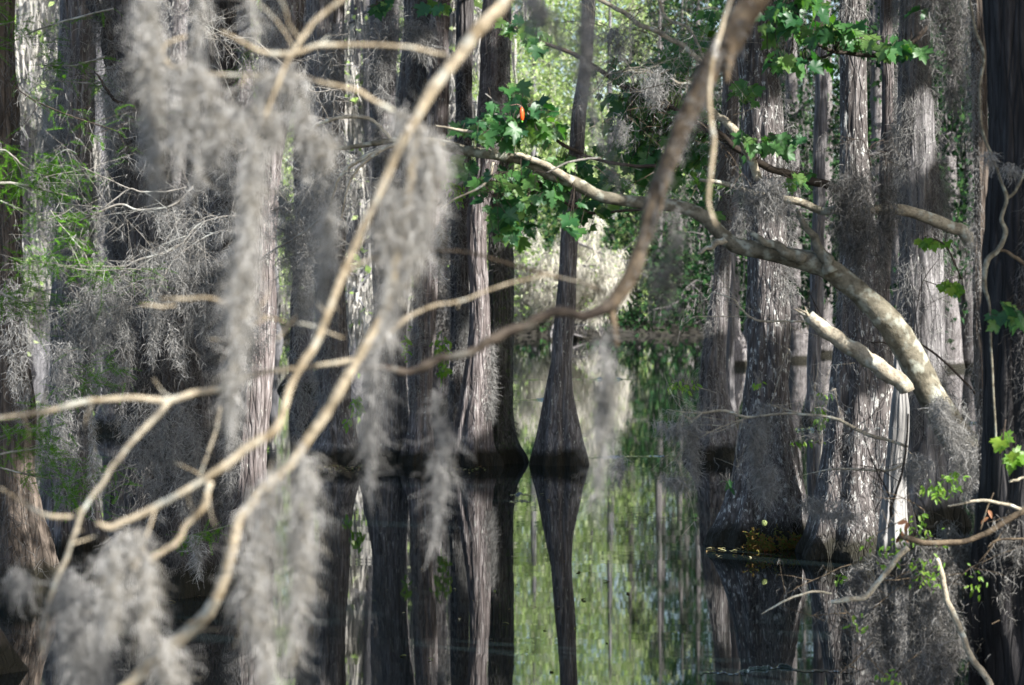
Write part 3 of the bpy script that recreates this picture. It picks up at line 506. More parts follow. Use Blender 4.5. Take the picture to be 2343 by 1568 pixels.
for a in [(1480, 260, 100, 70, 13.8, 60), (1420, 190, 60, 50, 13.7, 20), (1520, 370, 110, 60, 13.9, 60), (1440, 330, 70, 60, 13.8, 40), (1540, 150, 70, 60, 14, 34), (1630, 90, 60, 60, 14, 36), (1195, 70, 45, 28, 13.6, 16), (1245, 100, 25, 22, 13.6, 6), (1600, 270, 50, 60, 14, 26), (1380, 420, 50, 40, 13.8, 18), (1610, 430, 60, 50, 14, 20), (1770, 330, 60, 20, 13.1, 24), (1700, 215, 40, 40, 13.8, 12), (1830, 405, 40, 20, 13.2, 14)]: lst.append(leaf_patch(fl, *a))
part('foliage', fl, M['leaf'], back, kind='stuff'); sm = MB(); stems_to(sm, np.vstack(lst), np.vstack(BX)); part('stalk', sm, M['black'], back, kind='stuff')
# third limb with bright leaves at the top right
top = tree_of('maple_limb', P(2110, 70, 12.4), 'dark bare limb with bright fresh maple leaves across the top right', 'branch')
TX = [sub(top, 'stem', [(2150, -60, 16), (2125, 40, 15), (2112, 70, 14), (2077, 105, 12), (2037, 123, 11), (1987, 128, 10), (1907, 118, 9), (1857, 93, 8), (1831, 55, 7), (1816, 0, 6), (1800, -50, 5)], 12.4, 'black')]
TX.append(sub(top, 'twig', [(1910, 118, 6), (1876, 133, 6), (1820, 138, 5), (1756, 143, 4)], 12.3, 'black'))
fl = MB(); lst = []
for a in [(1800, 40, 65, 45, 12.4, 44), (1905, 75, 75, 28, 12.4, 38), (1850, 138, 45, 14, 12.3, 14), (1790, 140, 40, 14, 12.3, 12), (2040, 112, 60, 16, 12.3, 20), (2115, 25, 14, 12, 12.4, 4), (1845, 5, 50, 20, 12.4, 14), (1965, 95, 45, 15, 12.4, 10)]: lst.append(leaf_patch(fl, *a, face=.5))
part('foliage', fl, M['leaf'], top, kind='stuff'); sm = MB(); stems_to(sm, np.vstack(lst), np.vstack(TX)); part('stalk', sm, M['black'], top, kind='stuff')
# leaf sprig at the frame's top, left of the thick branch, and the one by the black trunk
for (u, v, ru, rv, d, n, lab) in [(990, 12, 50, 14, 14, 9, 'small cluster of green maple leaves at the very top, right of the dark trunk'), (862, 10, 22, 12, 14, 6, 'few green maple leaves at the very top above the slim grey trunk'), (2310, 715, 32, 24, 10.5, 12, 'leafy maple sprig in front of the massive black trunk')]:
    o = tree_of('maple_sprig', P(u, v, d), lab, 'leaves'); mb = MB(); p = leaf_patch(mb, u, v, ru, rv, d, n); part('foliage', mb, M['leaf'], o); st = MB(); q = limb(st, [(u+ru*2.5, v-60, 5), (u+ru, v-16, 4), (u, v, 3), (u-ru, v+8, 2)], d); stems_to(st, p, q); part('stem', st, M['black'], o)
# the lost fishing float
o = tree_of('fishing_float', P(1193, 248, 11.9), 'small orange-red fishing float with a green tip, caught in the maple leaves', 'fishing float')
prof = np.array([(0, .0008), (.004, .003), (.01, .0075), (.02, .0105), (.034, .0115), (.05, .0108), (.062, .008), (.068, .004), (.07, .002)]); mb = MB(); b = P(1193, 245, 11.9)
pp = np.stack([b[0]+prof[:, 0]*.04, np.full(9, b[1]), b[2]-prof[:, 0]], -1); tube(mb, pp, prof[:, 1], 14); part('body', mb, plain('float_red', (.85, .1, .015), .3), o)
mb = MB(); tube(mb, [pp[-1], pp[-1]-[0, 0, .007]], [.0035, .003], 10); part('tip', mb, plain('float_green', (.2, .7, .08), .3), o)
mb = MB(); tube(mb, spline(np.array([pp[0], pp[0]+[-.02, 0, .012], pp[0]+[-.06, .01, .008]]), .01), .0008, 4); part('line', mb, plain('line_pink', (.7, .35, .3)), o)

# ------------------------------------------------------------------ dead twiggy branches and their wisps
def brush(label, limbs, d, n_tw, mat='twig', tw=(.15, .45), wisps=700, mossmat='moss', name='dead_branch', r=.0019, needles=None, dirn=None):
    o = tree_of(name, P(limbs[0][0][0], limbs[0][0][1], d), label, 'branch'); axs = []
    for i, pts in enumerate(limbs): axs.append(sub(o, 'stem' if i == 0 else 'branch', pts, d, mat, seg=6))
    mb = MB(); tips = []; al = np.vstack(axs)
    for k in range(n_tw):
        a = axs[R.integers(0, len(axs))]; i = R.integers(0, len(a)); t = norm(np.gradient(a, axis=0)[i])*R.choice([-1, 1] if dirn is None else [dirn])
        twigs(mb, a[i], norm(t+R.normal(0, .7, 3)*np.array([1, .8, 1])), R.uniform(*tw), r, 1, .32, -.08, tips)
    part('twig_spray', mb, M[mat], o, kind='stuff')
    ap = np.vstack(tips+[al])
    if wisps:
        mb = MB(); p = ap[R.integers(0, len(ap), wisps)]; hairs(mb, p, R.uniform(.03, .13, wisps), .55*d/2386*R.uniform(.6, 1.2, wisps), .5, .55, 4); part('moss', mb, M[mossmat], o, kind='stuff')
    if needles:
        mb = MB(); p = ap[R.integers(0, len(ap), needles)]; dr = norm(R.normal(size=(needles, 3))*np.array([1, .7, .35])+np.array([0, 0, -.1])); sprays(mb, p, dr, R.uniform(.06, .12, needles)); part('foliage', mb, M['needle'], o, kind='stuff')
    return o
brush('forked pale dead branch with fine twigs reaching left in front of the broad shadowed trunk', [tl(1, [(880, 850, 7), (800, 930, 9), (720, 955, 10), (620, 955, 10), (570, 935, 11), (520, 940, 11), (430, 980, 10), (330, 1015, 7), (225, 1040, 4)]), tl(1, [(470, 952, 7), (530, 905, 7), (590, 862, 7), (640, 875, 9), (760, 875, 9), (850, 855, 7)]), tl(1, [(590, 862, 7), (540, 840, 6), (430, 790, 5), (350, 750, 3)]), tl(1, [(460, 945, 5), (370, 938, 4), (270, 928, 3)])], 13.4, 30, wisps=900)
brush('long nearly level pale dead branch low across the left trunks', [tl(1, [(1100, 985, 8), (1000, 992, 9), (900, 1030, 9), (830, 1110, 9), (750, 1155, 10), (640, 1182, 10), (570, 1215, 9), (450, 1215, 7), (240, 1210, 4)]), tl(1, [(830, 1110, 7), (720, 1165, 7), (600, 1235, 6), (460, 1310, 4)]), tl(1, [(1020, 1050, 7), (930, 1085, 7), (800, 1180, 6), (730, 1300, 5), (650, 1500, 4)])], 13.2, 46, wisps=1500)
brush('thin drooping twiggy branch low at the left above the water', [tl(1, [(620, 1290, 6), (550, 1320, 6), (480, 1345, 6), (380, 1390, 5), (260, 1450, 4), (150, 1540, 3)]), tl(1, [(480, 1345, 4), (420, 1480, 4), (380, 1600, 3)])], 13.6, 30, wisps=1200)
brush('pale crooked dead branch right of the sunlit leaning trunk', [tl(1, [(1560, 940, 8), (1440, 1012, 10), (1400, 1050, 11), (1340, 1090, 11), (1250, 1140, 9), (1180, 1190, 5)]), tl(1, [(1500, 870, 4), (1420, 880, 5), (1330, 930, 6), (1230, 965, 4)]), tl(1, [(1568, 1000, 5), (1510, 1080, 6), (1400, 1180, 5)])], 14., 40, wisps=1400)
brush('fine grey twigs and wisps filling the gap left of the thick tan branch', [tl(1, [(1568, 545, 10), (1500, 545, 10), (1440, 570, 10), (1400, 610, 6)]), tl(1, [(1568, 740, 5), (1470, 790, 6), (1400, 870, 5)]), tl(1, [(1390, 380, 5), (1430, 420, 6), (1568, 405, 5)])], 13., 36, wisps=1200)
brush('thin forking grey twigs in front of the top left trunks', [tl(1, [(1320, 320, 5), (1240, 250, 6), (1200, 215, 6), (1150, 178, 6), (1080, 175, 5), (1010, 185, 5), (930, 172, 4)]), tl(1, [(1000, 185, 3), (970, 150, 3)])], 13., 14, wisps=300)
brush('dark needle-bearing twig slanting across the far left trunk', [tl(1, [(540, 600, 6), (350, 540, 7), (200, 480, 7), (110, 430, 6), (40, 370, 4)])], 13.8, 10, 'black', wisps=150, needles=70)
brush('bare dark snag curving down in front of the broad shadowed trunk', [tl(1, [(560, 470, 10), (520, 455, 14), (480, 400, 14), (450, 350, 9), (430, 330, 6)])], 14.2, 4, 'black', wisps=120)
limb_o = tree_of('leaning_limb', P(215, -20, 15.2), 'dark leaning limb descending from the top left into the broad shadowed trunk', 'branch'); sub(limb_o, 'stem', tl(1, [(400, -200, 60), (425, 0, 62), (460, 80, 60), (490, 150, 56), (500, 280, 52), (520, 360, 40), (540, 420, 24)]), 15.2, 'dark'); mb = MB(); column(mb, [(215, -40, 26), (235, 60, 26), (252, 150, 24)], 15.1, 500, (.06, .14), .8); part('moss', mb, M['moss_dark'], limb_o, kind='stuff')
# cypress needle branches at the left
def needle_branch(label, limbs, d, n, tw=10, ln=(.07, .13)):
    n = int(n*1.7); tw = int(tw*1.3)
    o = tree_of('cypress_branch', P(limbs[0][0][0], limbs[0][0][1], d), label, 'branch'); ax = []
    for i, pts in enumerate(limbs): ax.append(sub(o, 'stem' if i == 0 else 'twig', pts, d, 'twig', seg=6))
    mb = MB(); tips = []
    for k in range(tw):
        a = ax[R.integers(0, len(ax))]; i = R.integers(0, len(a)); twigs(mb, a[i], norm(norm(np.gradient(a, axis=0)[i])+R.normal(0, .7, 3)), R.uniform(.12, .3), .002, 1, .4, -.1, tips, 4)
    part('twig_spray', mb, M['twig'], o, kind='stuff'); ap = np.vstack(tips+ax); mb = MB(); p = ap[R.integers(0, len(ap), n)]
    dr = norm(R.normal(size=(n, 3))*np.array([1, .6, .4])+np.array([.35, 0, -.1])); sprays(mb, p, dr, R.uniform(*ln, n)); part('foliage', mb, M['needle'], o, kind='stuff')
needle_branch('leafy cypress branch with bright feathery needles at the middle left edge', [[(-60, 440, 10), (0, 420, 8), (60, 425, 7), (120, 440, 6), (180, 455, 3)], [(-40, 360, 6), (10, 345, 5), (60, 385, 4), (120, 410, 3)], [(0, 460, 5), (70, 490, 4), (110, 515, 3)], [(60, 425, 4), (110, 400, 3), (160, 405, 2)]], 13.6, 330, 22)
needle_branch('yellow-green young cypress shoot curving down, left of the dark mossy trunk', [tl(1, [(230, 960, 6), (270, 1020, 6), (330, 1090, 8), (380, 1150, 8), (405, 1205, 7), (440, 1250, 5)])], 13.3, 60, 4, (.04, .07))
needle_branch('low feathery cypress twig hanging above the level pale dead branch', [tl(1, [(700, 1230, 5), (560, 1230, 5), (430, 1235, 5), (300, 1220, 4), (130, 1185, 3)])], 13.1, 110, 10)
needle_branch('bright green cypress twig at the left edge, just above the pale gap', [[(-60, 660, 6), (0, 672, 6), (50, 690, 5), (100, 695, 3)], [(-30, 690, 4), (30, 696, 3)]], 12.8, 90, 6)
needle_branch('feathery cypress twig in the pale gap, low at the left edge', [[(-60, 1060, 7), (0, 1040, 6), (60, 1030, 5), (120, 1025, 3)], [(0, 1000, 5), (60, 985, 4), (110, 975, 2)], [(0, 1070, 4), (80, 1090, 4), (140, 1095, 3)]], 13., 150, 12)
needle_branch('green cypress twig in front of the low part of the grey moss-clad trunk', [tl(4, [(620, 560, 5), (500, 600, 5), (400, 620, 5), (320, 640, 3)]), tl(4, [(560, 650, 4), (450, 710, 4), (330, 700, 3)]), tl(4, [(600, 180, 4), (500, 200, 4), (420, 180, 2)])], 13., 120, 10)
needle_branch('small bright cypress sprig by the black foot of the broad shadowed trunk', [tl(4, [(1040, 840, 4), (950, 865, 4), (870, 885, 3), (820, 890, 2)])], 13., 34, 3)
needle_branch('dim green cypress twigs among the trunks at the top left corner', [[(260, 20, 5), (180, 40, 5), (110, 60, 4), (60, 80, 3)], [(240, 130, 5), (170, 150, 4), (100, 150, 3)], [(250, 190, 5), (190, 190, 4), (130, 185, 3)], [(-20, 60, 4), (30, 50, 3)]], 15, 130, 12)
needle_branch('bright green needle sprig high at the left, beside the straight dark trunk', [[(600, 60, 4), (560, 110, 4), (555, 190, 3)], [(570, 100, 3), (556, 130, 2)]], 21, 60, 5, (.1, .18))

# ------------------------------------------------------------------ twig and moss tangle right of centre
brush('pale crooked bare branch slanting down from the top, right of the lone central trunk', [tl(2, [(1100, -60, 18), (1180, 0, 19), (1290, 60, 21), (1360, 110, 21), (1430, 140, 22), (1500, 180, 24), (1568, 215, 24), (1620, 260, 24), (1660, 300, 22)]), tl(2, [(1440, -40, 14), (1465, 50, 16), (1500, 95, 16), (1568, 118, 15), (1605, 160, 14), (1640, 230, 12), (1660, 290, 10)]), tl(2, [(1290, 260, 5), (1335, 330, 10), (1400, 325, 13), (1440, 340, 13), (1495, 320, 9)]), tl(2, [(1500, 355, 8), (1530, 375, 12), (1580, 385, 10), (1700, 380, 9)]), tl(2, [(1120, 470, 3), (1200, 350, 5), (1335, 325, 6)]), tl(2, [(1150, 120, 3), (1280, 270, 4), (1400, 380, 4), (1500, 470, 3)])], 12.9, 40, 'grey', (.2, .5), 900)
o = tree_of('twig_tangle', P(1500, 300, 12.6), 'tangle of thin dead twigs draped in grey wisps before the shaded maple leaves', 'twigs'); mb = MB(); tips = []
for k in range(36):
    p = P(R.uniform(1360, 1600), R.uniform(-20, 420), 12.6+R.uniform(-.3, .5)); twigs(mb, p, norm(R.normal(size=3)*np.array([1, .5, .7])), R.uniform(.2, .5), .0022, 1, .5, -.1, tips, 4)
part('twig', mb, M['brown'], o, kind='stuff'); ap = np.vstack(tips); mb = MB(); p = ap[R.integers(0, len(ap), 1000)]; hairs(mb, p, R.uniform(.03, .1, 1000), .5*12.6/2386*R.uniform(.6, 1.2, 1000), .5, .6, 4); part('moss', mb, M['moss'], o, kind='stuff')
brush('pale blue-grey bare branch low in front of the two big right-hand cypresses', [tl(6, [(1040, 480, 12), (950, 450, 15), (870, 430, 18), (800, 400, 17), (740, 365, 15), (700, 350, 14), (600, 335, 13), (450, 330, 12), (310, 345, 13), (200, 316, 14), (90, 326, 10), (0, 320, 5), (-60, 310, 3)]), tl(6, [(100, 326, 8), (60, 355, 8), (30, 345, 6), (0, 335, 4)]), tl(6, [(330, 345, 6), (240, 370, 6), (80, 445, 4), (-50, 560, 3)]), tl(6, [(400, 285, 6), (520, 320, 6), (640, 350, 5)])], 11.9, 26, 'grey', (.1, .35), 900)
brush('short level pale twig in front of the foot of the flecked cypress', [tl(6, [(1020, 560, 11), (985, 575, 11), (950, 588, 12), (850, 586, 11), (720, 580, 10), (620, 595, 5)])], 11.6, 4, 'grey', (.05, .15), 60)
brush('black forked sapling stem with bare shoots before the pale foot of the flecked cypress', [tl(6, [(965, 800, 16), (960, 760, 15), (975, 715, 14), (1000, 640, 12), (1020, 560, 11), (1032, 460, 11), (1040, 330, 9)]), tl(6, [(965, 735, 9), (930, 650, 8), (900, 600, 7), (860, 500, 6), (835, 430, 4)]), tl(6, [(1000, 640, 4), (920, 590, 5), (850, 570, 4), (780, 560, 3)]), tl(6, [(720, 450, 3), (820, 380, 4), (880, 330, 4), (960, 210, 3)])], 11.5, 5, 'black', (.1, .25), 0, name='black_sapling')
brush('thin pale zigzag twig between the skirted grey trunk and the big dark cypress', [tl(3, [(560, 1468, 8), (460, 1466, 10), (360, 1464, 11), (310, 1440, 9), (270, 1400, 7), (240, 1365, 6), (140, 1330, 3)]), tl(3, [(230, 1445, 3), (100, 1445, 5), (60, 1448, 6), (20, 1478, 4)])], 12.3, 6, 'grey', (.08, .25), 60)
brush('dark bare shoots arcing over the pond at the right behind the arching limb', [tl(6, [(1420, 330, 9), (1330, 220, 10), (1240, 125, 10), (1140, 40, 10), (1060, -10, 7)]), tl(6, [(870, 5, 5), (940, 10, 6), (1000, 80, 5)])], 12.8, 6, 'black', (.1, .3), 60)
brush('thin reddish twigs with sparse small buds in front of the pale shaggy trunk', [tl(3, [(1060, 1560, 4), (1080, 1400, 4), (1110, 1280, 4), (1180, 1180, 3)]), tl(3, [(1300, 1340, 3), (1230, 1320, 4), (1110, 1280, 4)]), tl(3, [(620, 1420, 3), (590, 1330, 4), (560, 1290, 3)])], 12.6, 10, 'black', (.1, .3), 0)
brush('dark twiggy shoots above the dark hanging moss on the flecked cypress', [tl(3, [(870, 760, 7), (860, 690, 7), (885, 655, 7), (930, 640, 5)]), tl(3, [(860, 700, 4), (830, 640, 4), (760, 640, 3)]), tl(3, [(940, 760, 5), (930, 700, 4), (900, 690, 3)])], 12.8, 8, 'black', (.1, .3), 300, 'moss_dark')
vine = tree_of('hanging_vine', P(2235, 40, 10.6), 'pale twisting woody vine in front of the massive black trunk', 'vine')
sub(vine, 'stem', tl(3, [(1310, -60, 10), (1345, 130, 14), (1385, 250, 15), (1365, 400, 16), (1375, 590, 15), (1430, 730, 14), (1470, 840, 16), (1490, 910, 18), (1468, 1000, 19), (1485, 1060, 24), (1450, 1140, 24), (1400, 1190, 26), (1385, 1300, 22), (1410, 1400, 12), (1420, 1600, 11), (1440, 2000, 10)]), 10.6, 'maple'); sub(vine, 'branch', tl(3, [(1490, 905, 12), (1525, 880, 14), (1550, 830, 14), (1568, 790, 13), (1600, 700, 10)]), 10.6, 'maple'); sub(vine, 'branch', tl(3, [(1450, 1140, 14), (1500, 1155, 16), (1560, 1200, 17), (1640, 1260, 15)]), 10.6, 'brown')
mb = MB()
for a in ([(2262, 340, 14), (2275, 380, 12)], [(2300, 375, 30), (2320, 395, 20)]): column(mb, a, 10.5, 160, (.03, .08), .8)
part('moss', mb, M['moss'], vine, kind='stuff')

# ------------------------------------------------------------------ the mossy thicket in the lower right corner
bush = tree_of('mossy_thicket', P(2150, 1560, 11), 'thicket of crooked limbs buried in grey moss in the lower right corner', 'thicket')
for pts in ([(370, 1244, 5), (480, 1182, 9), (600, 1142, 11), (690, 1150, 9)], [(690, 1188, 16), (760, 1180, 26), (830, 1165, 26), (900, 1110, 24), (960, 1020, 26), (1040, 940, 28)], [(1000, 885, 30), (1070, 905, 30), (1150, 922, 28), (1300, 910, 26), (1420, 860, 28), (1500, 810, 30), (1568, 770, 32), (1680, 700, 34)], [(1220, 752, 8), (1350, 728, 14), (1480, 740, 16), (1568, 775, 18), (1660, 800, 18)], [(1170, 990, 24), (1230, 1200, 28), (1290, 1360, 28), (1350, 1460, 30), (1410, 1568, 32), (1440, 1700, 32)], [(1568, 900, 10), (1450, 905, 10), (1400, 940, 6)], [(1500, 640, 12), (1540, 630, 14), (1600, 610, 14)], [(1370, 860, 6), (1400, 760, 8), (1430, 690, 6)], [(700, 1540, 5), (800, 1450, 7), (880, 1370, 5)]):
    sub(bush, 'limb', tl(6, pts), 10.62, 'grey' if R.random() < .6 else 'brown')
mb = MB(); tips = []
for k in range(45):
    p = P(*[float(c) for c in (R.uniform(1930, 2360), R.uniform(1150, 1600))], 11+R.uniform(-.4, .5)); twigs(mb, p, norm(R.normal(size=3)*np.array([1, .5, .8])), R.uniform(.15, .45), .003, 1, .5, -.15, tips, 4)
part('twig_spray', mb, M['brown'], bush, kind='stuff')
mb = MB()
for path, n in (([(2010, 1330, 40), (2040, 1430, 60), (2060, 1600, 60)], 1500), ([(2120, 1230, 45), (2140, 1350, 50), (2130, 1600, 70)], 1900), ([(2230, 1240, 36), (2240, 1400, 44), (2250, 1560, 30)], 1500), ([(2180, 1200, 40), (2190, 1300, 30), (2195, 1420, 20)], 900), ([(2320, 1170, 40), (2325, 1290, 46), (2320, 1420, 24)], 1300), ([(2290, 1120, 60), (2300, 1180, 50)], 700), ([(2060, 1260, 60), (2070, 1330, 40)], 800), ([(1960, 1290, 26), (1965, 1370, 18)], 300), ([(2290, 1420, 60), (2290, 1600, 70)], 1100), ([(2090, 1500, 90), (2090, 1620, 90)], 900)): column(mb, path, 11+R.uniform(-.25, .3), int(n*3.2), (.025, .08), .8, 12)
ap = np.vstack(tips); p = ap[R.integers(0, len(ap), 1600)]; hairs(mb, p, R.uniform(.03, .1, 1600), .75*11/2386*R.uniform(.6, 1.2, 1600), .5, .5, 4); part('moss', mb, M['moss_thick'], bush, kind='stuff')
mb = MB()
for a in [(2150, 1120, 45, 22, 10.8, 60), (2180, 1090, 30, 12, 10.8, 24), (2095, 1230, 60, 26, 10.8, 46), (2120, 1310, 40, 40, 10.7, 60), (2020, 1260, 50, 40, 10.8, 30), (1920, 1320, 20, 14, 10.8, 12), (2230, 1330, 30, 40, 10.8, 20), (2040, 1545, 30, 14, 10.7, 16), (1960, 1420, 30, 20, 10.8, 14), (2110, 1190, 20, 30, 10.8, 18)]: leaf_patch(mb, *a, size=(.018, .034), shape=OVAL, dd=.2)
part('foliage', mb, M['leaf_new'], bush, kind='stuff')
mb = MB()
for u, v, r in ((2078, 1195, .016), (2062, 1225, .014), (2260, 1180, .018)): leaf_patch(mb, u, v, 8, 14, 10.7, 5, (.03, .05), OVAL)
part('dead_leaf', mb, plain('dead_leaf', (.2, .085, .035), .7), bush, kind='stuff')
# young shoots and waterside leaves
def shoot(label, pts, d, patches, mat='leaf_new', size=(.02, .045), shape=OVAL, st='twig'):
    o = tree_of('leafy_shoot', P(pts[0][0], pts[0][1], d), label, 'shoot'); a = sub(o, 'stem', pts, d, st, seg=6); mb = MB(); q = [leaf_patch(mb, *x, size=size, shape=shape, dd=.1) for x in patches]; part('foliage', mb, M[mat], o, kind='stuff'); sm = MB(); stems_to(sm, np.vstack(q), a, .001); part('stalk', sm, M[st], o, kind='stuff')
shoot('fresh yellow-green shoot standing in the pond left of the flecked cypress foot', [(1870, 1080, 3), (1880, 1000, 4), (1868, 930, 4), (1850, 860, 3)], 12.2, [(1872, 950, 18, 34, 12.2, 40), (1880, 905, 16, 12, 12.2, 10), (1840, 1010, 40, 8, 12.2, 14)])
shoot('tiny bright green sprout in front of the middle of the big dark cypress', [(1738, 905, 3), (1736, 880, 2), (1732, 870, 2)], 12, [(1736, 877, 12, 8, 12, 7)])
shoot('small green leaves low between the skirted grey trunk and the big dark cypress', [(1640, 1110, 3), (1660, 1100, 3), (1672, 1120, 2)], 12.5, [(1665, 1110, 12, 18, 12.5, 12)], 'leaf')
shoot('thin trailing green twig over the dark water at mid right', [(1640, 900, 3), (1590, 885, 3), (1540, 870, 2)], 13, [(1565, 880, 36, 14, 13, 30)], 'leaf_new', (.02, .04))
shoot('climbing green leaves between the narrow peeling trunk and the thin mossy trunk', [(1012, 900, 5), (1015, 820, 5), (1010, 760, 4)], 28, [(1010, 800, 18, 40, 28, 60), (930, 790, 8, 40, 27.9, 26), (1018, 850, 12, 20, 28, 20)], 'leaf_new', (.05, .1))
shoot('green leaves by the water at the foot of the trunk behind the tan branches', [(810, 1000, 5), (815, 950, 5), (822, 915, 4)], 27, [(818, 925, 14, 22, 27, 34), (796, 965, 8, 10, 27, 12)], 'leaf_new', (.06, .1))
shoot('yellowish-green spray of new leaves high between the tan branch and the maple leaves', [(1000, 470, 5), (1040, 440, 5), (1060, 415, 4)], 20, [(1045, 445, 14, 26, 20, 40), (1030, 420, 22, 8, 20, 20)], 'leaf_new', (.04, .07))
shoot('sparse red-tinged young maple shoot by the pale shaggy trunk', [(2200, 640, 4), (2160, 560, 4), (2110, 545, 3)], 12.4, [(2140, 552, 40, 10, 12.4, 12), (2170, 655, 36, 10, 12.4, 12)], 'leaf_new', (.03, .06), LEAF, 'black')
shoot('yellowing maple leaf sprig low against the brown stem at the right', [(2300, 960, 4), (2296, 990, 4), (2292, 1010, 3)], 10.5, [(2293, 1005, 8, 10, 10.5, 4), (2310, 1035, 20, 14, 10.5, 6)], 'leaf_new', (.05, .08), LEAF, 'black')
# fringe of plants at the big cypress's waterline
fr = tree_of('waterline_plants', P(1770, 1225, 18.7), 'fringe of rusty and yellow-green plants at the waterline of the big dark cypress', 'plants')
mb = MB(); mb2 = MB()
for k in range(46):
    u = R.uniform(1705, 1838); p = P(u, 1245, 18.62+abs(u-1750)*.0022); p[2] = 0
    tips = []; twigs(mb2, p, (R.normal(0, .4), -.3, 1), R.uniform(.06, .16), .003, 1, .5, 0, tips, 4); q = np.vstack(tips); n = len(q); q = np.repeat(q, 2, 0); leaves(mb, q, R.uniform(.012, .03, len(q)), OVAL, R.normal(size=(len(q), 3))+[0, -.3, -.2], np.tile([0, -.8, .6], (len(q), 1)))
part('stem', mb2, M['brown'], fr, kind='stuff'); part('foliage', mb, soft('rusty_leaf', [(.26, .09, .035), (.12, .12, .03), (.1, .15, .03), (.22, .12, .05)], .4), fr, kind='stuff')
mb = MB(); cards_c = P(1748, 1197, 18.55); tube(mb, [cards_c+[0, .0, 0], cards_c+[0, -.012, .002]], [.024, .02], 12, .12); solo('shelf_fungus', mb, plain('fungus_yellow', (.2, .24, .08), .8), cards_c, 'round yellow-green shelf fungus on the foot of the big dark cypress', 'fungus')

# ------------------------------------------------------------------ hanging moss of the middle distance
def beard(label, cols, d, mat='moss', L=(.04, .11), px=.6, **k):
    mb = MB()
    for c, n in cols: column(mb, c, d, int(n*1.8), L, px, **k)
    solo('spanish_moss', mb, M[mat], P(cols[0][0][0][0], cols[0][0][0][1], d), label, 'moss', 'beards of Spanish moss')
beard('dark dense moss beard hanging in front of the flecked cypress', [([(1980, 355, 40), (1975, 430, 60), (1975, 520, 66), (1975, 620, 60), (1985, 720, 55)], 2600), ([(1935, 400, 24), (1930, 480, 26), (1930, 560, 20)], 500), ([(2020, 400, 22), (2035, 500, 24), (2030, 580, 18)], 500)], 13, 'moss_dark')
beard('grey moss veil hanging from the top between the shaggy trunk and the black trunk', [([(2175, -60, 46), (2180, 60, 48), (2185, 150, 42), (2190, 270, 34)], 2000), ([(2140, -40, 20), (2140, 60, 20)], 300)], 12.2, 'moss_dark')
beard('grey moss draped over the arching limb where it meets the right edge', [([(2150, 905, 30), (2190, 1000, 36), (2240, 1040, 34), (2310, 1080, 36)], 1500), ([(2200, 1030, 22), (2210, 1100, 24), (2220, 1140, 18)], 500), ([(2290, 1040, 26), (2295, 1090, 26), (2290, 1120, 12)], 500), ([(2100, 1040, 40), (2090, 1060, 36), (2080, 1100, 20)], 420)], 11.9, 'moss', deep=1.5)
beard('grey wisp caught on the branches before the middle of the big dark cypress', [([(1740, 400, 46), (1750, 450, 42), (1760, 500, 30)], 1100), ([(1700, 470, 20), (1690, 540, 18)], 260)], 12.8)
beard('bluish grey wisps trailing down the foot of the big dark cypress', [([(1740, 920, 22), (1735, 1000, 20), (1730, 1090, 18)], 700), ([(1745, 1060, 30), (1760, 1150, 30)], 500), ([(1860, 1130, 40), (1900, 1170, 50), (1960, 1180, 40)], 500)], 11.9)
beard('thin grey wisps trailing low over the dark water left of the skirted trunk', [([(1590, 960, 16), (1586, 1030, 14), (1592, 1110, 8)], 380), ([(1420, 1040, 14), (1415, 1100, 9)], 160), ([(1530, 1080, 30), (1560, 1120, 26)], 200), ([(1500, 960, 50), (1560, 1000, 40)], 200)], 11.9, px=.7)
beard('grey moss clump among the twigs above the arching limb, right of the central trunk', [([(1400, 60, 40), (1420, 130, 40)], 320), ([(1480, 150, 40), (1500, 240, 36)], 300), ([(1560, 260, 24), (1560, 350, 20)], 220), ([(1420, 260, 24), (1430, 340, 20)], 160)], 12.7, L=(.03, .1), px=.7)
beard('long moss strand hanging straight down at the top left above the needles', [([(345, -20, 14), (350, 60, 14), (352, 200, 16), (355, 330, 18)], 700)], 13)
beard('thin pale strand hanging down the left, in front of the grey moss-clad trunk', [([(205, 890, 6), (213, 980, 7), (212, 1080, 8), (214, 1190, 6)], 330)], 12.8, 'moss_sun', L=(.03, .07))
beard('long moss curtain between the far left trunks, middle height', [([(180, 560, 34), (180, 700, 40), (175, 880, 40), (170, 1050, 34)], 1700), ([(270, 640, 30), (262, 800, 36), (262, 980, 30)], 1300)], 15.2, 'moss_dark')
beard('dense moss curtain in front of the broad shadowed trunk, low at the left', [([(400, 470, 30), (410, 600, 40), (420, 760, 36), (420, 860, 20)], 1500), ([(350, 560, 24), (350, 700, 28), (345, 840, 22)], 900), ([(460, 520, 26), (470, 640, 30), (470, 780, 24)], 900), ([(330, 900, 40), (345, 1050, 44), (350, 1180, 34)], 1100), ([(430, 900, 40), (430, 1050, 46), (435, 1220, 40)], 1300)], 14.2, 'moss')
beard('grey moss tatters hanging in front of the sunlit leaning trunk', [([(650, 420, 24), (660, 540, 24), (655, 660, 18)], 800), ([(690, 600, 20), (690, 720, 22), (680, 800, 14)], 500), ([(520, 560, 20), (510, 700, 24)], 400)], 14.2)
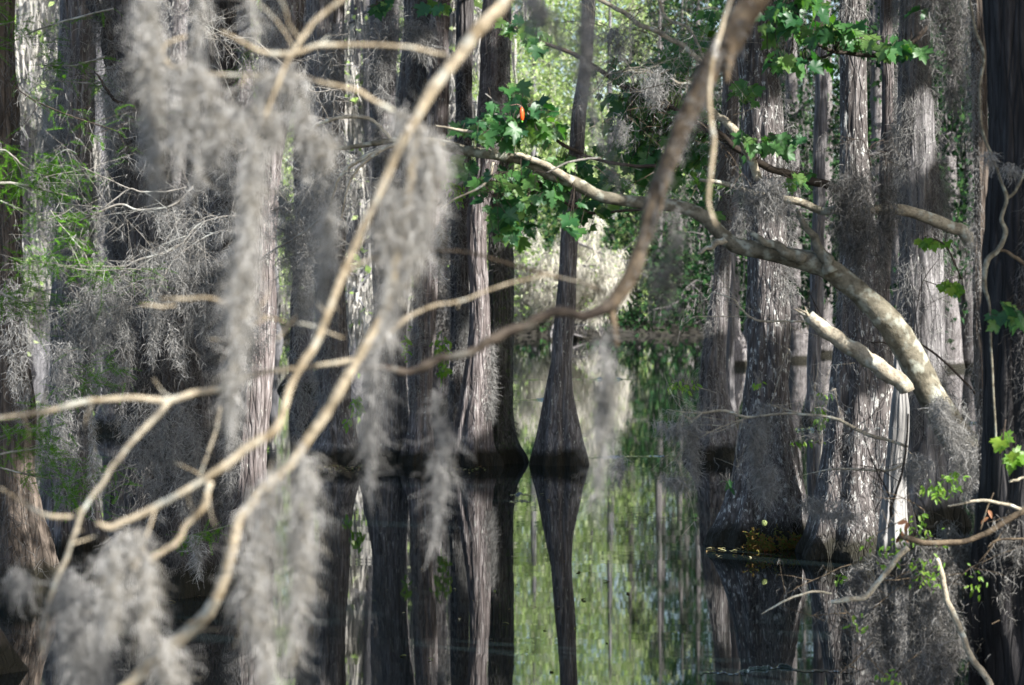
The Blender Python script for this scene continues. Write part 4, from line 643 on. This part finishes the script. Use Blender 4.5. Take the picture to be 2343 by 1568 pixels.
for lab, c, n, d in [('thin grey moss veil before the far left trunk, above the low green twigs', [(40, 640, 26), (45, 760, 30), (50, 900, 24), (52, 980, 12)], 700, 14.6),
    ('wide bluish moss veil hanging low before the grey moss-clad trunk', [(150, 780, 40), (150, 900, 46), (150, 1040, 44), (148, 1180, 30)], 1300, 14.4),
    ('ragged moss veil hanging below the long level dead branch', [(250, 610, 40), (255, 720, 44), (250, 840, 40), (248, 930, 20)], 1200, 13.5),
    ('tapering moss veil before the dark straight trunk, above the left fork', [(500, 240, 30), (505, 360, 34), (500, 470, 30), (498, 560, 14)], 800, 15),
    ('soft moss veil hanging before the top of the sunlit leaning trunk', [(640, -40, 34), (640, 100, 36), (648, 220, 28), (650, 300, 14)], 900, 15.6),
    ('long loose moss veil between the leaning trunk and the grey trunk', [(690, 330, 26), (700, 470, 34), (695, 600, 32), (690, 720, 16)], 1100, 15),
    ('moss veil drooping from the grey twigs left of the thick tan branch', [(760, 300, 40), (765, 400, 44), (760, 520, 36), (752, 620, 16)], 1200, 14),
    ('small moss veil hanging above the fork of the level tan branch', [(580, 680, 30), (575, 780, 30), (570, 860, 14)], 500, 14.5),
    ('dusky moss veil before the trunks right of the tan fork, above the waterline', [(690, 800, 24), (688, 900, 28), (684, 1000, 14)], 600, 20),
    ('dim long moss veil close under the top left needles', [(120, 60, 30), (118, 220, 34), (120, 380, 30), (124, 520, 14)], 1100, 16.5),
    ('short moss veil on the leaning limb at the top left', [(265, 150, 30), (262, 260, 34), (264, 370, 16)], 800, 15),
    ('narrow moss veil between the left moss column and the sunlit flank', [(530, 900, 20), (528, 1010, 22), (526, 1120, 10)], 420, 14.6)]: beard(lab, [(c, n)], d)
beard('small pale moss tuft hanging above the black foot of the broad shadowed trunk', [([(446, 1215, 12), (452, 1260, 12), (456, 1310, 6)], 220)], 12.9, 'moss_sun')
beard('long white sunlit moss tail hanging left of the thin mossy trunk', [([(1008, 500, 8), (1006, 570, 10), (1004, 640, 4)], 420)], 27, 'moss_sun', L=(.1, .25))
beard('grey moss tatters on the top of the trunk behind the thick tan branch', [([(880, 30, 30), (870, 150, 30), (880, 250, 22)], 700), ([(760, 40, 26), (755, 180, 26), (770, 320, 20)], 700), ([(960, 40, 26), (965, 140, 24)], 500)], 27, 'moss', L=(.1, .25))

# ------------------------------------------------------------------ the out-of-focus branches close to the camera
fg = tree_of('overhanging_tree', (2.6, 4.3, .2), 'tan bare-limbed tree whose blurred sunlit branches slant across the left half', 'tree')
mb = MB(); tube(mb, wob(spline(np.array([(2.6, 4.3, .0), (2.6, 4.3, 2.2), (2.5, 4.35, 4.2), (2.6, 4.4, 5.5)]), .1), .05), np.linspace(.11, .05, 57)[:len(spline(np.array([(2.6, 4.3, .0), (2.6, 4.3, 2.2), (2.5, 4.35, 4.2), (2.6, 4.4, 5.5)]), .1))] if False else .07, 10); part('trunk', mb, M['brown'], fg)
D0 = 4.2
def toward(p, d): q = np.asarray(p); return [((q[0])/d*F+U0), V0-(q[2]-H)/d*F]
e = toward((2.55, 4.3, 4.1), 4.3); FA = []
def fsub(name, pts, dd=0, mat='tan', label=None): pts = [(p_[0], p_[1], p_[2]*.86)+tuple(p_[3:]) for p_ in pts]; a = sub(fg, name, pts, D0+dd, mat, label, seg=12, crook=.36, knots=.1); FA.append(a); return a
fsub('branch', [(e[0], e[1], 60), (1800, -900, 52), (1300, -260, 44)]+tl(2, [(735, 0, 76), (690, 60, 76), (610, 145, 74), (530, 265, 70), (430, 400, 66), (340, 560, 58), (260, 700, 50), (180, 880, 46), (90, 1060, 44), (0, 1260, 44)])+tl(4, [(1440, 0, 42), (1380, 92, 42), (1320, 212, 42), (1258, 400, 46), (1130, 482, 48), (1040, 560, 44), (920, 640, 38), (810, 702, 36), (640, 790, 34), (560, 822, 34), (500, 848, 34), (440, 830, 22)]))
fsub('branch', [(945, 310, 26), (930, 480, 26), (905, 610, 28), (885, 690, 30)]+tl(4, [(1568, 195, 52), (1480, 330, 56), (1410, 430, 56), (1330, 545, 54), (1225, 660, 54), (1140, 762, 56), (1080, 830, 56), (1050, 950, 60), (1022, 1080, 60), (985, 1180, 62), (930, 1260, 66), (790, 1380, 70), (680, 1470, 74), (590, 1568, 78), (480, 1680, 80)]), .12, label='thickest tan branch, curving down to the bottom edge')
fsub('branch', tl(4, [(960, 640, 34), (930, 740, 36), (860, 832, 36), (790, 922, 34), (700, 990, 30), (670, 1005, 14)]), -.03)
fsub('branch', tl(4, [(1640, 70, 20), (1568, 95, 22), (1430, 110, 24), (1300, 130, 26), (1150, 152, 26), (1000, 215, 30), (880, 242, 32), (770, 266, 38), (620, 260, 34), (480, 266, 30), (330, 286, 32), (220, 322, 30), (100, 332, 24), (10, 347, 18), (-60, 350, 12)]), .25)
fsub('twig', tl(4, [(770, 270, 32), (690, 370, 32), (570, 492, 32), (510, 575, 26), (470, 640, 24), (400, 732, 24), (350, 850, 24), (270, 1060, 24), (230, 1160, 22), (200, 1300, 18), (190, 1420, 12)]), .22, 'grey')
fsub('twig', tl(4, [(340, 800, 24), (250, 800, 28), (190, 785, 22), (110, 738, 16), (0, 668, 12)]), .25)
fsub('twig', tl(4, [(1005, 300, 9), (985, 400, 12), (960, 475, 16), (930, 560, 12), (905, 630, 8)]), .5, 'grey')
fsub('twig', tl(1, [(850, 165, 14), (800, 185, 18), (745, 212, 18), (745, 262, 20), (772, 300, 16)]), .1)
fsub('twig', tl(1, [(1005, 145, 12), (1100, 190, 18), (1180, 232, 24), (1260, 246, 28), (1350, 240, 28), (1450, 218, 26)])+tl(2, [(0, 205, 24), (200, 206, 20), (330, 226, 20), (440, 246, 22), (500, 260, 20)]), .05)
fsub('twig', tl(1, [(760, 300, 12), (950, 336, 14), (1100, 342, 15), (1300, 346, 16), (1400, 362, 18)])+tl(2, [(0, 396, 24), (80, 420, 28), (180, 476, 28), (300, 545, 26), (380, 600, 20)]), .1)
fsub('twig', tl(1, [(1600, -60, 26), (1560, 0, 26), (1440, 92, 26), (1372, 180, 26), (1330, 250, 24), (1290, 322, 24), (1250, 420, 22), (1205, 545, 14)]), -.1)
fsub('twig', tl(1, [(640, 1390, 14), (740, 1400, 14), (800, 1395, 10)]), .4)
fsub('twig', tl(1, [(720, 1365, 18), (850, 1364, 20), (960, 1362, 16), (1040, 1388, 14), (1170, 1432, 16), (1300, 1470, 14), (1400, 1482, 12), (1568, 1545, 8)]), .3)
fsub('twig', tl(2, [(175, 1176, 12), (130, 1185, 18), (80, 1206, 20), (30, 1245, 20), (10, 1280, 16)]), .0)
fsub('twig', tl(2, [(175, 1570, 22), (300, 1452, 20), (420, 1400, 18), (540, 1375, 14), (680, 1322, 14), (870, 1270, 12), (960, 1250, 8)]), .4)
fsub('twig', tl(1, [(1260, 1558, 14), (1320, 1480, 16), (1350, 1440, 12)]), .3)
fsub('twig', tl(4, [(850, 1292, 16), (890, 1275, 20), (930, 1262, 18)]), .1)
mb = MB()
for a in FA:
    a = a[(a[:, 2] > 1.2) & (a[:, 2] < 2.6)]
    for k in range(len(a)//9):
        i = R.integers(0, len(a)); twigs(mb, a[i], norm(R.normal(size=3)*np.array([1, .6, 1])), R.choice([.015, .03, .06, .14], p=[.4, .3, .2, .1]), R.uniform(.0012, .0024), 0, .7, 0, None, 5)
part('twig_spray', mb, M['tan'], fg, kind='stuff')
# second, darker overhanging tree on the right
fd = tree_of('dark_overhanging_tree', (2.05, 5.3, .2), 'blurred dark brown forked branch slanting from the top right to the centre', 'tree')
mb = MB(); tube(mb, wob(spline(np.array([(2.05, 5.3, 0), (2.05, 5.3, 2.2), (2., 5.3, 4.4), (2.1, 5.4, 6)]), .1), .04), .075, 10); part('trunk', mb, M['brown'], fd); mb = MB(); pts = carve(crown_points((2.75, 3.15, 5.3), (.95, .9, .75), 2600), .12); cards(mb, pts, R.uniform(.08, .15, len(pts)), .7); part('crown', mb, M['canopy'], fd, kind='stuff'); mb = MB()  # crown added out of view, towards the sun, to shade the forked branch
for q in range(7): twigs(mb, (2.05+.1*q, 5.2-.28*q, 4.5+.05*q), (.35, -.6, .4), .9, .02, 1)
tube(mb, spline(np.array([(2.05, 5.3, 4.2), (2.4, 4.3, 4.8), (2.75, 3.2, 5.2)]), .1), .03, 6); part('crown_branch', mb, M['brown'], fd, kind='stuff'); e = toward((2.0, 4.9, 4.2), 4.9)
sub(fd, 'branch', [(e[0], e[1], 80), (2200, -900, 74), (1900, -330, 68)]+tl(3, [(330, 0, 128), (285, 75, 132), (215, 200, 136), (150, 300, 120), (90, 425, 100), (32, 540, 92)])+tl(2, [(1568, 560, 90), (1505, 720, 84), (1440, 885, 80), (1388, 1070, 74), (1318, 1260, 72), (1262, 1350, 78), (1232, 1392, 66), (1218, 1420, 40)]), 4.9, 'brown', seg=14, crook=.1, knots=.09); CX = tl(3, [(330, 0, 50), (285, 75, 50), (215, 200, 52), (150, 300, 48), (90, 425, 44), (32, 540, 40)])+tl(2, [(1505, 720, 38), (1440, 885, 36), (1388, 1070, 34), (1318, 1260, 36), (1240, 1390, 40)]); mb = MB(); column(mb, [(a_+8, b_, c_*1.05) for a_, b_, c_ in CX], 4.88, 620, (.015, .045), 1., 12); part('moss', mb, M['moss_dark'], fd, kind='stuff')
sub(fd, 'branch', tl(2, [(1290, 1330, 40), (1235, 1385, 60), (1190, 1412, 58), (1150, 1432, 52), (1100, 1446, 48), (1060, 1430, 44), (1020, 1422, 46), (960, 1424, 48), (900, 1450, 46), (850, 1490, 46), (790, 1506, 42), (720, 1532, 46), (650, 1568, 44)])+tl(5, [(640, 28, 40), (560, 56, 42), (500, 72, 38), (450, 70, 38), (380, 116, 44), (330, 138, 36), (290, 142, 36), (200, 120, 30), (100, 126, 26), (40, 152, 16)]), 4.9, 'dark_limb', 'thin dark limb kinked off to the left', seg=12, crook=.35, knots=.1)
sub(fd, 'branch', tl(2, [(1225, 1390, 40), (1240, 1460, 34), (1252, 1530, 26), (1258, 1590, 12)]), 4.9, 'brown', seg=10)
sub(fd, 'twig', tl(2, [(1205, 1338, 14), (1100, 1292, 16), (990, 1266, 16), (850, 1232, 16), (700, 1182, 14), (560, 1152, 12), (380, 1140, 8)]), 4.95, 'brown', seg=8)
sub(fd, 'twig', tl(3, [(240, -80, 18), (230, 0, 18), (200, 82, 19), (172, 180, 24), (150, 260, 20), (135, 400, 19), (140, 560, 22), (152, 650, 24), (140, 780, 20), (130, 920, 17), (150, 1000, 18), (165, 1030, 8)]), 4.8, 'tan', 'pale twig dangling straight down', seg=10)
sub(fd, 'stub', tl(3, [(225, 190, 70), (220, 270, 54), (215, 330, 36), (210, 380, 16)]), 4.88, 'brown', seg=10)
mb = MB(); column(mb, tl(3, [(160, 205, 9), (160, 222, 9)]), 4.78, 60, (.01, .02), 1.); part('lichen', mb, M['moss_sun'], fd)

def fbeard(label, cols, d=4.15, mat='moss_sun', L=(.025, .085), px=.95, **k):
    mb = MB()
    for c, n in cols: column(mb, c, d, int(n*.92), L, px, **k)
    solo('spanish_moss', mb, M[mat], P(cols[0][0][0][0], cols[0][0][0][1], d), label, 'moss', 'blurred beards of Spanish moss near the camera')
fbeard('tall feathery pale moss beard from the top edge down the upper left', [(tl(1, [(690, -60, 50), (680, 120, 52), (690, 300, 54), (705, 480, 40), (715, 650, 42), (720, 820, 40), (700, 900, 16)]), 1900)], 4.3, L=(.03, .075), down=.35)
fbeard('thin moss tail dropping from the top edge right of the tall feathery beard', [(tl(1, [(905, -60, 22), (910, 60, 24), (905, 170, 16), (900, 260, 6)]), 240)], 4.6)
fbeard('short moss tuft at the top edge above the thin forking grey twigs', [(tl(1, [(1140, -40, 20), (1150, 60, 24), (1180, 160, 12)]), 160)], 4.6)
fbeard('wide ragged moss clump spilling from the thin level twig, upper left', [(tl(1, [(770, 300, 26), (850, 320, 30), (930, 350, 26), (990, 420, 16)]), 560), (tl(1, [(830, 330, 40), (850, 480, 60), (830, 620, 36), (810, 750, 24)]), 620), (tl(1, [(930, 380, 40), (960, 520, 60), (920, 700, 34), (890, 880, 26)]), 620), (tl(1, [(1000, 470, 36), (1010, 600, 46), (980, 720, 24)]), 330)], 4.2, down=.45, L=(.02, .055))
fbeard('pale moss heap hanging under the level twigs, left of the thick branch', [(tl(1, [(1170, 330, 40), (1260, 345, 50), (1370, 350, 26)]), 500), (tl(1, [(1200, 370, 50), (1180, 480, 60), (1260, 580, 60), (1200, 680, 40)]), 800), (tl(1, [(1330, 380, 46), (1370, 520, 50), (1400, 660, 44), (1400, 790, 30)]), 700), (tl(1, [(1080, 470, 40), (1100, 560, 40)]), 260), (tl(1, [(1480, 590, 40), (1480, 680, 40), (1470, 760, 20)]), 300)], 4.25, down=.45, L=(.02, .055))
fbeard('long narrow moss column hanging to mid-height left of the crossing branches', [(tl(1, [(1130, 560, 34), (1135, 760, 40), (1120, 960, 42), (1110, 1150, 46), (1080, 1350, 54), (1070, 1560, 56)])+tl(4, [(1060, 120, 52), (1050, 240, 44), (1060, 340, 24), (1065, 420, 10)]), 2300)], 4.1)
fbeard('narrow moss strand hanging below the pale heap beside the long column', [(tl(1, [(1480, 800, 30), (1490, 1000, 34), (1480, 1180, 34), (1450, 1360, 26), (1430, 1480, 12)]), 520)], 4.35)
fbeard('broad soft moss curtain hanging from the thick tan branch near the centre', [(tl(2, [(240, 520, 40), (330, 560, 70), (390, 690, 60), (400, 800, 60), (360, 950, 66), (320, 1100, 64), (270, 1250, 56), (220, 1400, 44), (190, 1560, 30)]), 2400), (tl(2, [(230, 800, 50), (220, 1000, 50), (190, 1180, 40)]), 600)], 4.2)
fbeard('long thin moss strand trailing below the centre curtain to the dark trunk feet', [([(880, 690, 24), (865, 800, 30), (862, 900, 30), (850, 1000, 26), (842, 1080, 16), (840, 1130, 8)], 640)], 4.5, 'moss')
fbeard('thick moss beard hanging from the branch crossing down to the bottom edge', [(tl(4, [(1310, 580, 40), (1230, 690, 60), (1210, 850, 70), (1190, 1000, 70), (1180, 1200, 60), (1210, 1400, 44), (1230, 1568, 26), (1230, 1640, 20)]), 1700), (tl(4, [(1380, 460, 44), (1390, 620, 60), (1380, 780, 60), (1370, 950, 50), (1340, 1150, 40), (1330, 1340, 30), (1330, 1450, 20)]), 1300)], 4.15)
fbeard('pale ragged moss clump on the forked branch, lower left', [(tl(4, [(650, 860, 40), (560, 930, 60), (510, 1030, 70), (500, 1150, 66), (500, 1260, 44), (490, 1330, 20)]), 1000), (tl(4, [(640, 930, 44), (660, 1060, 40), (660, 1180, 34), (650, 1280, 28), (650, 1370, 14)]), 560)], 4.15)
fbeard('greyer moss mass below the ragged clump at the bottom left', [(tl(4, [(330, 1040, 40), (340, 1200, 60), (330, 1400, 80), (340, 1600, 90)]), 1000), (tl(4, [(430, 1300, 60), (420, 1450, 80), (430, 1620, 90)]), 800)], 4.4, 'moss')
fbeard('moss tuft hanging under the thickest branch at the bottom edge', [(tl(4, [(700, 1420, 24), (760, 1390, 40), (770, 1480, 60), (750, 1620, 60)]), 700)], 4.15)
fbeard('brownish shaded moss tail hanging below the fork of the dark branch', [(tl(5, [(1200, -80, 30), (1200, 60, 44), (1190, 200, 40), (1180, 350, 40), (1170, 480, 42), (1160, 620, 36), (1150, 760, 16)]), 900)], 4.9, 'moss')
fbeard('soft grey moss tail hanging from the top before the lone central trunk', [(tl(2, [(1120, -60, 40), (1115, 100, 34), (1110, 250, 30), (1125, 400, 36), (1150, 520, 22), (1170, 620, 10)]), 620)], 4.9, 'moss')
fbeard('wide pale moss smear at the top edge right of the thick tan branch', [(tl(2, [(850, -80, 70), (900, 40, 70), (960, 120, 40)]), 420), (tl(2, [(980, 20, 20), (990, 60, 20), (1000, 240, 14)]), 110)], 4.9, 'moss')
fbeard('thin shaded moss tail hanging before the fluted trunk feet', [(tl(5, [(440, 160, 16), (450, 280, 24), (470, 420, 34), (460, 560, 34), (450, 700, 26), (440, 820, 22), (410, 920, 10)]), 480)], 4.9, 'moss')
fbeard('dim moss shreds hanging beside the dark slanting branch, right of centre', [([(1545, 470, 24), (1540, 560, 30), (1530, 640, 26), (1525, 700, 8)], 320), ([(1510, 590, 30), (1490, 690, 14)], 120)], 5.1, 'moss_dark')
fbeard('slender dim moss shred hanging before the leaves, between the central trunk and the dark branch', [([(1380, 280, 12), (1395, 340, 16), (1410, 420, 8)], 110)], 5.1, 'moss_dark')
fbeard('faint moss wisps at the lower left edge in front of the orange trunk foot', [(tl(4, [(40, 1040, 20), (90, 1080, 26), (130, 1120, 12)]), 160)], 4.5, 'moss')
# the leaning orange-barked stump cut by the lower left corner
t = make_trunk(12.6, [(1180, -260, -150), (1300, -240, -80), (1420, -220, -20), (1500, -210, 30), (1580, -200, 75), (1700, -190, 120)], 2.6, flute=.2); o = thing('cypress_stump', t.base, 'flaring orange-brown trunk foot cut off by the lower left corner', 'stump'); part('trunk', t.mb, M['orange'], o)

mb = MB(); q = [np.array([*P(R.uniform(a_, b_), 1060, d_)[:1], d_+R.normal(0, w_), .008]) for a_, b_, d_, w_, n_ in ((700, 860, 28.2, .5, 170), (1000, 1110, 27.7, .4, 50), (1620, 1720, 18.7, .3, 50), (1190, 1420, 25, 2., 26), (850, 1500, 15, 2., 40), (200, 480, 16., .5, 60)) for k in range(n_)]
q = np.array(q); nq = len(q); leaves(mb, q, R.uniform(.02, .06, nq), OVAL, np.column_stack([R.normal(size=(nq, 2)), np.zeros(nq)]), np.tile([0, .05, 1.], (nq, 1))); solo('floating_leaves', mb, soft('fallen_leaf', [(.16, .1, .05), (.25, .2, .1), (.14, .17, .05), (.34, .3, .2)], .1), (0, 0, 0), 'fallen leaves and bits of litter floating on the dark water around the trunk feet', 'litter', kind='stuff')
# ------------------------------------------------------------------ light, sky, camera
w = bpy.data.worlds.new('World'); S.world = w; w.use_nodes = True; nt = w.node_tree; bg = nt.nodes['Background']
sky = nt.nodes.new('ShaderNodeTexSky'); sky.sky_type = 'NISHITA'; sky.sun_disc = False; sky.sun_elevation = EL; sky.sun_rotation = AZ; sky.air_density = 1.; sky.dust_density = 2.; nt.links.new(sky.outputs[0], bg.inputs[0]); bg.inputs[1].default_value = .105
sl = bpy.data.lights.new('Sun', 'SUN'); sl.energy = 4.7; sl.angle = math.radians(.55); sl.color = (1., .97, .92); so = bpy.data.objects.new('sun', sl); COL.objects.link(so)
from mathutils import Vector
so.rotation_euler = Vector(-SUN).to_track_quat('-Z', 'Y').to_euler(); so.location = (20, -8, 18)
cd = bpy.data.cameras.new('Camera'); cam = bpy.data.objects.new('camera', cd); COL.objects.link(cam); cam.location = (0, 0, H); cam.rotation_euler = (math.pi/2, 0, 0)
cd.sensor_width = 23.6; cd.lens = F/2342*23.6; cd.shift_y = -(784-V0)/2342; cd.clip_end = 1500; cd.clip_start = .05
cd.dof.use_dof = True; cd.dof.focus_distance = 17.5; cd.dof.aperture_fstop = 3.
S.camera = cam
S.view_settings.view_transform = 'Standard'; S.view_settings.look = 'None'; S.view_settings.gamma = 1; S.view_settings.use_curve_mapping = False; S.view_settings.exposure = 1.6
S.cycles.use_denoising = True; S.cycles.max_bounces = 8; S.cycles.diffuse_bounces = 3; S.cycles.glossy_bounces = 3; S.cycles.transmission_bounces = 4
